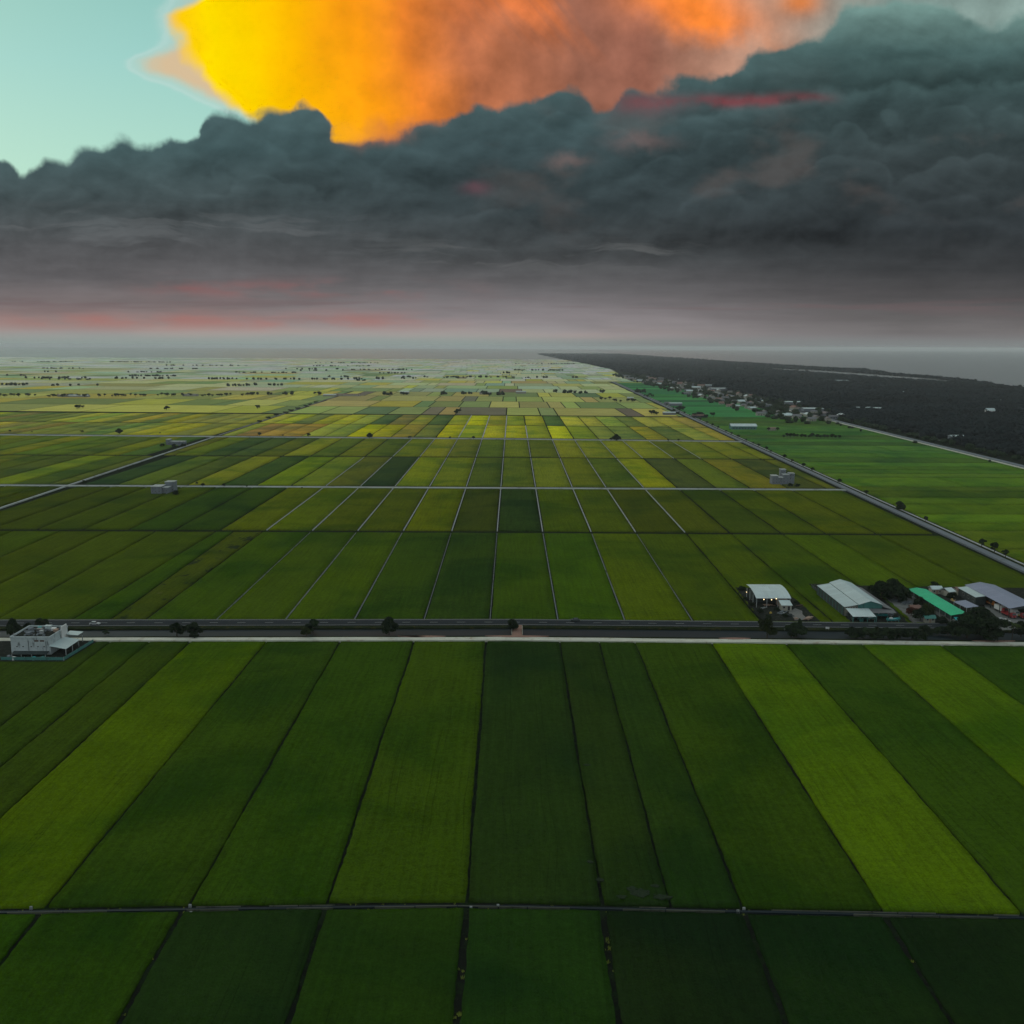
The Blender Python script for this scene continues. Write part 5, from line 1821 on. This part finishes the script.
def boat(px, py, rz, label, mat='cyan'):
    x, y = G(px, py)
    t = thing('boat', label, 'boat', (x, y, .13), rz, WJ)
    n = 9
    vs, fs = [], []
    for i in range(n):
        u = i / (n - 1) * 2 - 1
        hw = 0.95 * (1 - max(0, u) ** 2.4) ** .6 * (0.85 if u < -.9 else 1)
        kz = .15 + .5 * max(0, u) ** 2
        sh = 1.0 + .35 * max(0, u)
        vs += [(u * 3, -hw, sh), (u * 3, -hw * .55, kz), (u * 3, hw * .55, kz), (u * 3, hw, sh)]
    for i in range(n - 1):
        k = 4 * i
        for j in range(3):
            fs.append((k + j, k + j + 1, k + 5 + j, k + 4 + j))
    fs += [(0, 3, 2, 1)]
    MB().add(vs, fs).build('hull', M[mat], t)
    MB().box(-2.6, 1.6, -.7, .7, .62, .7).build('deck', M['white_paint'], t)
    MB().box(-1.8, -.6, -.45, .45, .702, 1.5).build('cabin', M['white_paint'], t)
    for q in (-1.2, .6):
        MB().box(q - .15, q + .15, -.8, .8, 0, .16).build('chock', M['timber'], t)


boat(880.5, 616.4, -0.5, 'turquoise boat parked on the yard before the warehouse canopy')
boat(871, 619.4, 0.2, 'teal boat by the road under the warehouse front', 'wall_teal')
boat(893.5, 621.0, 0.05, 'turquoise flat boat at the road right of the warehouse')
heap('net_pile', 'dark teal heap under the warehouse front roof', 861, 620.3, [('net', 'wall_teal', 14, 1.6, .35, 2.2)], WJ)
heap('scrap_pile', 'grey white scrap heap right of the warehouse canopy', 890.5, 615.5, [('scrap', 'wall_grey', 14, 1.4, .25, 1.6), ('sheet', 'white_paint', 4, 1.0, .12, 1.4)], WJ)

# --- green roofed hall
xa, ya = G(950.9, 615.4, 4.0)
o = thing('green_hall', 'long open hall with bright green sheet roof', 'hall', (xa, ya, .1))
Wg, Dg = 8.8, 46.0
MB().sheet([(0, 3.9), (4.2, 4.7), (Wg, 3.9)], 0, Dg, 'y').build('roof', M['roof_green'], o)
MB().box(.5, Wg - .5, 1.0, Dg - 1, 0, 0.18).build('slab', M['yard_pale'], o)
posts(o, [(.3, .4 + k * 5.6) for k in range(9)] + [(Wg - .3, .4 + k * 5.6) for k in range(9)], 3.8, .11, 'steel')
MB().box(2.8, Wg - .6, 6, Dg - 2, .182, 2.8).build('inner_wall', M['wall_dark'], o)
MB().sheet([(-2.4, 2.6), (-.06, 3.2)], 1.2, Wg - 1.2, 'x').build('front_canopy', M['cyan'], o)
posts(o, [(1.6, -2.2), (Wg - 1.6, -2.2)], 2.6, .1, 'wall_dark')

# --- truck hangar with blue grey roof
HS = 0.74
xa, ya = G(1009.5, 608.5, 6.2 * HS + .15)
o = thing('truck_hangar', 'open hangar with blue grey roof over parked trucks at the right edge', 'hangar', (xa, ya, .15), scale=(1, 1, HS))
Wh, Dh = 15.0, 43.0
MB().sheet([(0, 6.2), (Wh / 2, 8.2), (Wh, 6.2)], 0, Dh, 'y').build('roof', M['roof_blue'], o)
posts(o, [(.3, .5 + k * 8.4) for k in range(6)] + [(Wh - .3, .5 + k * 8.4) for k in range(6)], 6.1, .14, 'wall_dark')
MB().box(3, Wh - 1, 20, Dh - 1, 0, 5.6).build('inner_wall', M['wall_dark'], o)
for y_ in (0.15, Dh - .35):
    MB().add([(.4, y_, 5.9), (Wh - .4, y_, 5.9), (Wh / 2, y_, 7.9), (.4, y_ + .15, 5.9), (Wh - .4, y_ + .15, 5.9), (Wh / 2, y_ + .15, 7.9)], [(0, 1, 2), (5, 4, 3), (0, 3, 4, 1), (1, 4, 5, 2), (2, 5, 3, 0)]).build('gable', M['wall_dark'], o)
xa, ya = G(975.7, 596.9, 4.1)
o = thing('grey_shed', 'shed with pale grey mono pitch roof beside the truck hangar', 'shed', (xa, ya, .1))
MB().sheet([(0, 3.8), (5.4, 4.6)], 0, 18.5, 'y').build('roof', M['roof_white_y'], o)
MB().box(.4, 5.0, .5, 18, 0, 3.75).build('wall', M['wall_dark'], o)
for k in range(3):
    window(o, 2 + k * 5, 4 + k * 5, 1.2, 2.6, .4, mat='dark', axis='x')
xa, ya = G(966.5, 607.6, 3.2)
o = thing('carport', 'small carport with pale blue roof between green roof and truck yard', 'carport', (xa, ya, .1), 0.1)
MB().sheet([(0, 3.0), (6.0, 3.6)], 0, 11, 'y').build('roof', M['roof_blue'], o)
posts(o, [(.3, .3), (5.7, .3), (.3, 5.5), (5.7, 5.5), (.3, 10.7), (5.7, 10.7)], 2.95, .1)


def hut(px, py, w, d, h, roof, label, rz=0.0, wall='wall_cream', name='hut', group=None, z=.1):
    x, y = G(px, py)
    t = thing(name, label, name.replace('_', ' '), (x, y, z), rz, group)
    MB().box(-w / 2, w / 2, 0, d, 0, h).build('wall', M[wall], t)
    MB().sheet([(-.5, h + .05), (d / 2, h + 1.3), (d + .5, h + .05)], -w / 2 - .4, w / 2 + .4, 'x').build('roof', M[roof], t)
    MB().box(-.45, .45, -.04, -.003, .05, 2.0).build('door', M['timber'], t)
    if w > 4:
        window(t, -w / 2 + .6, -w / 2 + 1.5, 1.0, 1.9, 0.0, mat='dark'); window(t, w / 2 - 1.5, w / 2 - .6, 1.0, 1.9, 0.0, mat='dark')
    return t


hut(937, 594.4, 5.0, 4.0, 2.5, 'roof_white', 'tiny hut with white roof right of the top of the green roof')
hut(951.5, 597, 3.6, 6, 2.6, 'roof_white', 'narrow pale hut between green roof and grey shed', .3)
hut(962, 595.5, 4.6, 5, 2.4, 'roof_rust', 'little rust roofed hut left of the grey shed')
hut(915.5, 613.5, 4.2, 3, 2.3, 'roof_rust', 'small reddish roofed hut among the trees on the pale yard')
hut(930, 623.0, 4.4, 2.2, 2.0, 'roof_teal', 'low teal kiosk at the roadside left of the green roof')


def truck(px, py, rz, label, cab, bed, ln=7.0, box=False, z=.16):
    x, y = G(px, py)
    t = thing('truck', label, 'truck', (x, y, z), rz, 'trucks in the truck yard')
    c = MB()
    c.prism([(ln - 1.9, -1.05), (ln, -1.05), (ln, 1.05), (ln - 1.9, 1.05)], .6, 1.55)
    c.add([(ln - 1.9, -1.02, 1.552), (ln - .05, -1.02, 1.552), (ln - .05, 1.02, 1.552), (ln - 1.9, 1.02, 1.552), (ln - 1.85, -.9, 2.5), (ln - .55, -.9, 2.5), (ln - .55, .9, 2.5), (ln - 1.85, .9, 2.5)], [(4, 5, 6, 7), (0, 1, 5, 4), (1, 2, 6, 5), (2, 3, 7, 6), (3, 0, 4, 7)])
    c.build('cab', M[cab], t)
    MB().add([(ln - .02, -.85, 1.65), (ln - .02, .85, 1.65), (ln - .46, .8, 2.4), (ln - .46, -.8, 2.4)], [(0, 1, 2, 3)]).build('windscreen', M['glass'], t)
    MB().box(0, ln - 2.0, -.45, .45, .55, .85).build('chassis', M['dark'], t)
    b = MB()
    if box:
        b.box(0, ln - 2.05, -1.15, 1.15, .852, 2.9)
    else:
        b.box(0, ln - 2.05, -1.15, 1.15, .852, 1.0).box(0, ln - 2.05, -1.15, -1.07, 1.002, 1.55).box(0, ln - 2.05, 1.07, 1.15, 1.002, 1.55).box(0, .08, -1.07, 1.07, 1.002, 1.55)
    b.build('bed', M[bed], t)
    for xx in (.9, 2.0, ln - 1.0):
        for s_ in (-1, 1):
            MB().tube((xx, s_ * .75, .5), (xx, s_ * 1.08, .5), .5, .5, 12).build('wheel', M['tyre'], t)
    for s_ in (-1, 1):
        MB().box(ln + .003, ln + .04, s_ * .75 - .15, s_ * .75 + .15, .8, 1.0).build('headlight', M['white_paint'], t)
    return t


truck(996, 610.0, -1.45, 'red truck with white load at the upper end of the truck yard', 'red', 'white_paint', 7.5, True)
truck(1003, 614.4, -1.45, 'long red flatbed truck in the middle of the truck yard', 'red', 'red', 8.0)
truck(1009.0, 613.6, -1.5, 'white box truck half under the blue grey roof', 'white_paint', 'white_paint', 6.5, True)
truck(1015, 615.2, -1.5, 'red and yellow truck before the hangar front', 'red', 'yellow', 7.0)
truck(1023, 617, -1.5, 'red tipper truck at the right edge of the frame', 'red', 'red', 7.0)
truck(988, 604.2, -1.4, 'orange truck beside the grey shed', 'orange', 'orange', 6.0)


def car(px, py, rz, label, mat, z=.36, group='vehicles on and by the main road'):
    x, y = G(px, py)
    t = thing('car', label, 'car', (x, y, z), rz, group)
    b = MB()
    pf = [(-2.1, .35), (-2.1, .85), (-1.2, .95), (1.0, .95), (2.0, .78), (2.1, .35)]
    n = len(pf)
    b.add([(u, -.85, q) for u, q in pf] + [(u, .85, q) for u, q in pf], [tuple(range(n - 1, -1, -1)), tuple(range(n, 2 * n))] + [(i, (i + 1) % n, n + (i + 1) % n, n + i) for i in range(n)])
    b.build('body', M[mat], t)
    g = MB()
    g.add([(-1.7, -.8, .952), (1.0, -.8, .952), (1.0, .8, .952), (-1.7, .8, .952), (-1.2, -.66, 1.42), (.35, -.66, 1.42), (.35, .66, 1.42), (-1.2, .66, 1.42)], [(0, 1, 5, 4), (1, 2, 6, 5), (2, 3, 7, 6), (3, 0, 4, 7)])
    g.build('window', M['glass'], t)
    MB().box(-1.22, .37, -.67, .67, 1.422, 1.47).build('roof', M[mat], t)
    for xx in (-1.3, 1.3):
        for s_ in (-1, 1):
            MB().tube((xx, s_ * .68, .33), (xx, s_ * .9, .33), .33, .33, 12).build('wheel', M['tyre'], t)
    for s_ in (-1, 1):
        MB().box(2.103, 2.13, s_ * .6 - .16, s_ * .6 + .16, .58, .72).build('headlight', M['white_paint'], t)


car(95, 625.6, 0.0, 'pale car driving on the main road right of the block building', 'silver')
for px, py, rz, lb in ((785.5, 631.4, 0.25, 'tilted white sign board on the verge below the shed yard'), (827.3, 630.4, -0.2, 'small white sign board on the verge below the large warehouse')):
    x, y = G(px, py)
    t = thing('road_sign', lb, 'sign', (x, y, .2), rz, 'white boards on the road verge')
    MB().box(-.75, .75, -.03, .03, .55, 1.35).build('panel', M['white_paint'], t)
    for q in (-.55, .55):
        MB().box(q - .04, q + .04, .032, .10, 0, 1.4).build('post', M['steel'], t)
car(1001, 621.4, 0.3, 'silver car parked at the gate of the truck yard', 'silver', .16)
car(1005.5, 622.6, 0.2, 'white car parked nearest the road by the truck yard gate', 'white_paint', .16)
car(958, 621.6, 0.0, 'pale car parked by the road below the green roof', 'silver', .12)
car(575, 622.0, 3.14, 'dark car driving on the main road right of the earth crossing', 'wall_dark')


# --- houses in the middle distance
def tower_house(px, py, label, blocks, rz=0.0):
    x, y = G(px, py)
    t = thing('tower_house', label, 'building', (x, y, 0), rz)
    for (a, b, c, d, h) in blocks:
        MB().box(a, b, c, d, GZ, h).build('wall', M['wall_grey'], t)
        MB().box(a - .2, b + .2, c - .2, d + .2, h + .003, h + .4).build('roof', M['concrete'], t)
        k = max(2, int((b - a) / 2.4))
        for i in range(k):
            u = a + (b - a) * (i + .3) / k
            for zz in np.arange(1.4, h - 1.2, 2.8):
                window(t, u, u + .8, zz, zz + .9, c, mat='dark')
    return t


tower_house(151, 493.6, 'grey tower house with lower front block in the middle left fields', [(0, 8.4, 0, 11, 5.6), (7.6, 15, 11.2, 19, 7.9), (8.6, 13, 3, 11.1, 4.4)])
tower_house(772, 484.2, 'grey stepped tower house near the middle side road on the right', [(0, 5.4, 0, 8, 7.2), (5.4, 10, 1.2, 8, 5.6), (9.4, 14.2, 8.2, 13, 12.0), (10.2, 15.4, 1.0, 8.1, 8.2), (15.5, 20.4, 2.4, 8.1, 9.2), (16, 22, 8.3, 14, 6.8)])
tower_house(166, 445.0, 'long low grey house with a taller left end in the left fields', [(0, 4.2, 0, 9, 6.4), (4.4, 22, 1, 9, 4.0)])
for px, py, sc, lb in [(176, 494.6, 1.0, 'low bush at the right foot of the grey tower house'), (790, 486.6, .9, 'dark bush right of the stepped tower house'), (797, 486.8, .8, 'second dark bush right of the stepped tower house'), (162, 446.4, 1.0, 'dark bush left of the long low grey house'),
                       (174, 447.0, 1.1, 'dark bush before the middle of the long low grey house'), (183, 446.8, 1.2, 'dark bush right of the long low grey house')]:
    gt('bush', px, py, sc, lb, 'bushes around the field houses', name='bush', cat='bush')
# long white shed in the green fields
x, y = G(731.5, 429.4)
o = thing('long_shed', 'long shed with white roof and teal wall in the green fields', 'shed', (x, y, 0))
MB().box(0, 37, 0, 16, GZ, 4.6).build('wall', M['wall_teal'], o)
MB().sheet([(-.8, 4.7), (8, 8.0), (16.8, 4.7)], -1, 38, 'x').build('roof', M['roof_white'], o)
for k in range(8):
    window(o, 1.6 + k * 4.4, 4.6 + k * 4.4, 1.0, 2.8, 0.0, mat='glass')
hut(772.5, 430.6, 11, 8, 3.2, 'roof_rust', 'small rust roofed farmhouse right of the long white shed', name='farm_house')
for px, lb in ((768.5, 'small tree at the left of the rust roofed farmhouse'), (777.5, 'small tree at the right of the rust roofed farmhouse')):
    gt('small', px, 430.8, 1.0, lb)
hut(676, 405.8, 26, 12, 5, 'roof_white', 'long white farmhouse beside the straight road', .1, 'wall_grey', name='farm_house')
hut(668, 404.6, 13, 10, 4, 'roof_dark', 'dark roofed farmhouse just left of the long white farmhouse', .1, 'wall_grey', name='farm_house')
hut(669.5, 414.9, 22, 10, 4, 'roof_white', 'pale house by the straight road among dark trees', 0, 'wall_grey', name='farm_house')
hut(700, 417.6, 26, 10, 3.6, 'roof_rust', 'dark rust roofed shed by the straight road', 0, 'wall_dark', name='farm_house')
hut(630.5, 399.4, 14, 9, 4, 'roof_white', 'small white hut at the trees left of the straight road', 0, name='farm_house')
hut(521, 393.6, 26, 12, 5, 'roof_white', 'white roofed house among far trees at the centre', 0, name='farm_house')
hut(404.5, 394.0, 22, 12, 5, 'roof_white', 'pale house among far trees left of centre', 0, name='farm_house')
hut(347, 396.2, 60, 14, 4.5, 'roof_rust', 'long brown roofed house at the end of the farm track', 0, 'wall_cream', name='farm_house')
hut(329.5, 396.4, 30, 12, 4, 'roof_white', 'white roofed house beside the end of the farm track', 0, name='farm_house')
hut(78, 397.2, 46, 12, 4, 'roof_white', 'pale long house in the far tree clump on the left', 0, name='farm_house')
hut(66, 396.8, 40, 12, 4, 'roof_rust', 'rust roofed house in the far tree clump on the left', 0, name='farm_house')
hut(190, 396.2, 34, 12, 4, 'roof_dark', 'grey roofed house in the far trees left of the farm track', 0, name='farm_house')
hut(485, 394.4, 28, 12, 4, 'roof_dark', 'dark roofed house in the far trees left of centre', 0, name='farm_house')

# --- village at the forest edge
kinds = {'white': ('roof_white', 'wall_cream', 'small village house with a white roof at the forest edge', 'white roofed village houses'),
         'rust': ('roof_rust', 'wall_cream', 'small village house with a rust red roof at the forest edge', 'rust roofed village houses'),
         'dark': ('roof_dark', 'wall_grey', 'small village house with a dark grey roof at the forest edge', 'dark roofed village houses'),
         'brown': ('roof_grey', 'wall_cream', 'small village house with a grey brown roof at the forest edge', 'brown roofed village houses')}
proto = {}
cnt = 0
placed = []
for q in range(400):
    if cnt >= 110:
        break
    y = 1560 + 2300 * random.random() ** 1.25
    x = 512 + (y - 1600) * -0.006 + random.choice([-22, -40, -64, 14, 30, 46, 62, 78]) + random.uniform(-7, 7)
    if x < road_r(y) + 60:
        continue
    if any(abs(x - a) < 15 and abs(y - b) < 20 for a, b in placed):
        continue
    if abs(x - (527 + (y - 978) * 0.016)) < 11:
        continue
    placed.append((x, y))
    k = random.choice(['white', 'rust', 'dark', 'dark', 'brown', 'brown'])
    if k not in proto:
        rf, wl, lb, gr = kinds[k]
        t = thing('village_house', lb, 'house', (x, y, 0), 0, gr)
        MB().box(-6, 6, 0, 9, GZ, 3.6).build('wall', M[wl], t)
        MB().sheet([(-.7, 3.5), (4.5, 6.0), (9.7, 3.5)], -6.6, 6.6, 'x').build('roof', M[rf], t)
        MB().box(-.6, .6, -.05, -.003, 0, 2.2).build('door', M['dark'], t)
        for wx_ in (-4.2, 2.6):
            window(t, wx_, wx_ + 1.6, 1.0, 2.3, 0.0, mat='dark')
        proto[k] = t
    else:
        t = copy_tree(proto[k])
    t.location = (x, y, 0)
    t.rotation_euler = (0, 0, random.choice([0, 1.57]) + random.uniform(-.2, .2))
    s_ = random.uniform(.75, 1.35)
    t.scale = (s_ * random.uniform(.9, 1.5), s_, s_ * random.uniform(.8, 1.15))
    cnt += 1
for px, py, w_, d_, lb in [(793.5, 404.6, 32, 20, 'big white roofed hall at the near end of the village'), (814, 411.6, 38, 26, 'biggest white hall in the village by the coast road'), (719.5, 390.4, 44, 26, 'large white hall in the far part of the village'), (706, 387, 36, 22, 'second white hall in the far part of the village'), (680, 381, 44, 30, 'farthest white hall of the village')]:
    hut(px, py, w_, d_, 5.5, 'roof_white', lb, 0, 'wall_grey', name='village_hall', z=0)
# village trees
pts = []
for q in range(420):
    y = 1500 + 2600 * random.random() ** 1.2
    x = 512 + (y - 1600) * -0.006 + random.uniform(-80, 90)
    if x < road_r(y) + 50 or abs(x - (527 + (y - 978) * 0.016)) < 8:
        continue
    if any(abs(x - a) < 9 and abs(y - b) < 9 for a, b in placed):
        continue
    pts.append((x, y, random.uniform(3, 6), random.uniform(5, 9)))
for q in range(40):
    y = 960 + random.uniform(0, 640)
    pts.append((514 + random.gauss(0, 3), y, random.uniform(1.5, 3), random.uniform(2.5, 4)) if random.random() < .3 else (545 + random.uniform(-3, 6), y, random.uniform(3, 5), random.uniform(5, 8)))
blob_mass('village_trees', pts, M['leaf'], 'dark trees growing thickly between the village houses', ICO2, 21, 'trees', leaf=60)
# one pale farmstead in the forest with a light
x, y = G(987, 415.5)
o = thing('forest_house', 'pale house in a clearing of the dark coastal forest', 'house', (x, y, 0))
MB().box(0, 14, 0, 10, GZ, 9).build('wall', M['white_paint'], o)
MB().sheet([(-.8, 9), (5, 13), (10.8, 9)], -.8, 14.8, 'x').build('roof', M['roof_white'], o)
for k in range(3):
    window(o, 1.5 + k * 4.2, 3.5 + k * 4.2, 5.5, 7.5, 0.0, mat='dark')

FH = 'pale houses in forest clearings'
for q, (px, py, w_, lb) in enumerate([(862, 410.5, 34, 'long low pale house in a clearing at the forest edge'), (878, 411, 22, 'small pale house right of the long forest house'), (906, 394, 26, 'small white house deep in the middle of the forest'),
                                     (842, 382, 46, 'wide pale shed in the far forest clearing'), (735, 369.2, 60, 'far white hall in the forest towards the sea'), (960, 440.5, 22, 'pale house in the grassy clearing beside the coast road'), (1000, 403, 22, 'white house near the right edge of the forest')]):
    hut(px, py, w_, 12, 5.5, 'roof_white', lb, 0, 'wall_grey', name='forest_house', group=FH, z=0)
# flattened rice and bare spots in the darkest plots
mb = MB()
for px, py, wd, dp in ((640, 893, 2.4, 1.8), (632, 889, 1.5, 1.0), (662, 897, 2.4, 1.2), (600, 880, 1.0, .8), (587, 765, 1.3, .6), (590, 862, .8, .7), (655, 886, 1.2, .8), (622, 897, 1.4, .7)):
    cx_, cy_ = G(px, py)
    mb.prism([(cx_ + wd * math.cos(a) * random.uniform(.5, 1.1), cy_ + dp * math.sin(a) * random.uniform(.5, 1.1)) for a in np.linspace(0, 2 * math.pi, 19)[:-1]], -0.3, 0.13)
struct(mb.build('bare_patch', M['bare']), 'bare flattened spots in the dark plots near the channel')

# ------------------------------------------------------------------ haze
mt = bpy.data.materials.new('haze_air')
mt.use_nodes = True
S.nt = mt.node_tree
mt.node_tree.nodes.clear()
pv = mt.node_tree.nodes.new('ShaderNodeVolumePrincipled')
pv.inputs['Color'].default_value = (0.97, 1.0, 1.0, 1)
pv.inputs['Density'].default_value = 3.5e-5
pv.inputs['Anisotropy'].default_value = 0.0
mo = mt.node_tree.nodes.new('ShaderNodeOutputMaterial')
mt.node_tree.links.new(pv.outputs[0], mo.inputs['Volume'])
mb = MB().box(-BIG - 10, BIG + 10, -3010, BIG + 10, GZ - 1.6, HCAM + 6)
hz = mb.build('haze', mt)
tag(hz, 'pale blue haze lying over the plain', 'haze', kind='stuff')
